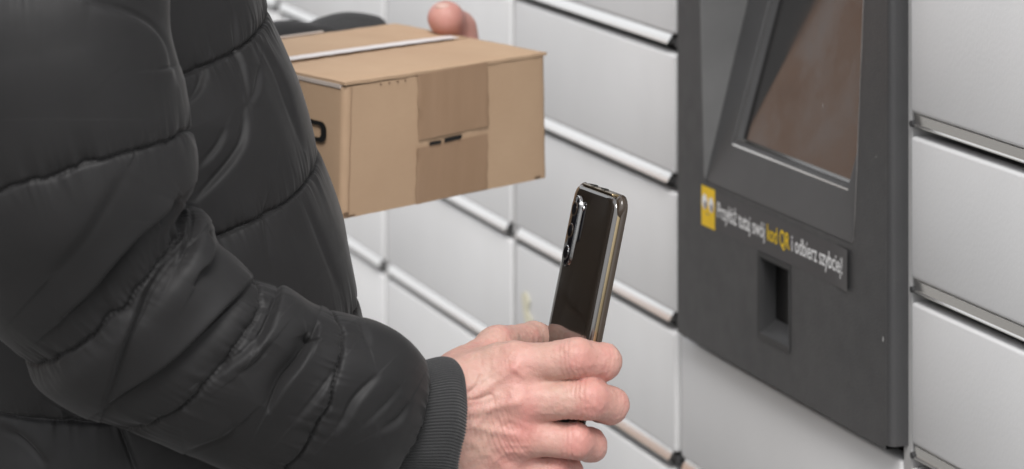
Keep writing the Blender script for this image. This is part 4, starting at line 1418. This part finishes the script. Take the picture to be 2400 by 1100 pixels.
slv, SQ = garment_tube('sleeve', P, seam_u, u, front, sl_f, MAT['jacket'], jk, amp=.0032, pucker=.0021, wr=.0008, seed=9, groove=.0026, th=sth)

def cuff(name, stations, parent, ribs=136, nu=40, nv=1008):
    P, u, fr_ = ringset(stations, np.linspace(0, 1, len(stations)), nu, nv)
    N = grid_normals(P); C = P.mean(1, keepdims=True)
    if ((P - C) * N).sum() < 0: N = -N
    th = np.linspace(0, 2 * np.pi, nv, endpoint=False)[None, :]
    tw = .05 * np.sin(u * 6)[:, None]
    h = .00042 * np.sin((th + tw) * ribs) + .0012 * fbm(P, 40, 2)
    Q = P + N * h[..., None]
    return mesh(name, Q.reshape(-1, 3), tube_faces(nu, nv), MAT['knit'], parent)
cuff('cuff', [(915, 870, 830, 1150, 1.695, .84, 60, 0), (975, 852, 895, 1164, 1.698, .90, 58, 0), (1020, 840, 975, 1172, 1.702, .92, 56, 0), (1045, 838, 1010, 1172, 1.706, .92, 50, 0),
              (1058, 844, 1030, 1166, 1.708, .90, 46, 0), (1056, 852, 1030, 1158, 1.710, .86, 44, 0), (1040, 864, 1015, 1146, 1.708, .82, 40, 0)], jk)

# ---- left sleeve, mostly behind the box
def sweep(pts, rads, nu, nv):
    pts = np.asarray(pts); u = np.linspace(0, 1, nu); C = catmull(u, pts); r = catmull(u, np.asarray(rads)[:, None])[:, 0]
    T = np.gradient(C, axis=0); T /= np.linalg.norm(T, axis=1, keepdims=True)
    ref = np.array([0, 0, 1.0]); A = np.cross(T, ref); A /= np.linalg.norm(A, axis=1, keepdims=True); B = np.cross(A, T)
    th = np.linspace(0, 2 * np.pi, nv, endpoint=False)
    return C[:, None] + r[:, None, None] * (np.cos(th)[None, :, None] * A[:, None] + np.sin(th)[None, :, None] * B[:, None]), u
fc = lambda q: fromcam(np.asarray(q)[None])[0]
lp = [fc(tp(-.05, .16, 1.45)), fc(tp(-.07, .25, 1.36)), fc(tp(-.06, .29, 1.25)), fc(boxc(-.075, LY + .085, .030)), fc(boxc(.00, LY + .064, .042)), fc(boxc(LX * .40, LY + .060, .049)), fc(boxc(LX * .90, LY + .056, .056))]
P, u = sweep(lp, [.07, .080, .072, .062, .055, .051, .046], 260, 260)
garment_tube('sleeve', P, [.0, .17, .34, .50, .66, .82, 1.0], u, np.zeros((260, 260), bool), [], MAT['jacket'], jk, amp=.016, pucker=.002, wr=.002, seed=14)
P, u = sweep([fc(boxc(LX * .84, LY + .057, .058)), fc(boxc(LX * .98, LY + .055, .064)), fc(boxc(LX * 1.10, LY + .048, .062))], [.040, .040, .037], 24, 360)
N = grid_normals(P); th = np.linspace(0, 2 * np.pi, 360, endpoint=False)
mesh('cuff', (P + N * (.0006 * np.sin(th * 60))[None, :, None]).reshape(-1, 3), tube_faces(24, 360), MAT['knit'], jk)
# collar
P, u = sweep([fc(tp(-.02, 0, 1.44)), fc(tp(-.01, 0, 1.50)), fc(tp(.0, 0, 1.55))], [.105, .088, .082], 40, 160)
garment_tube('collar', P, [0, 1], u, np.zeros((40, 160), bool), [], MAT['jacket'], jk, amp=.006, seed=20)
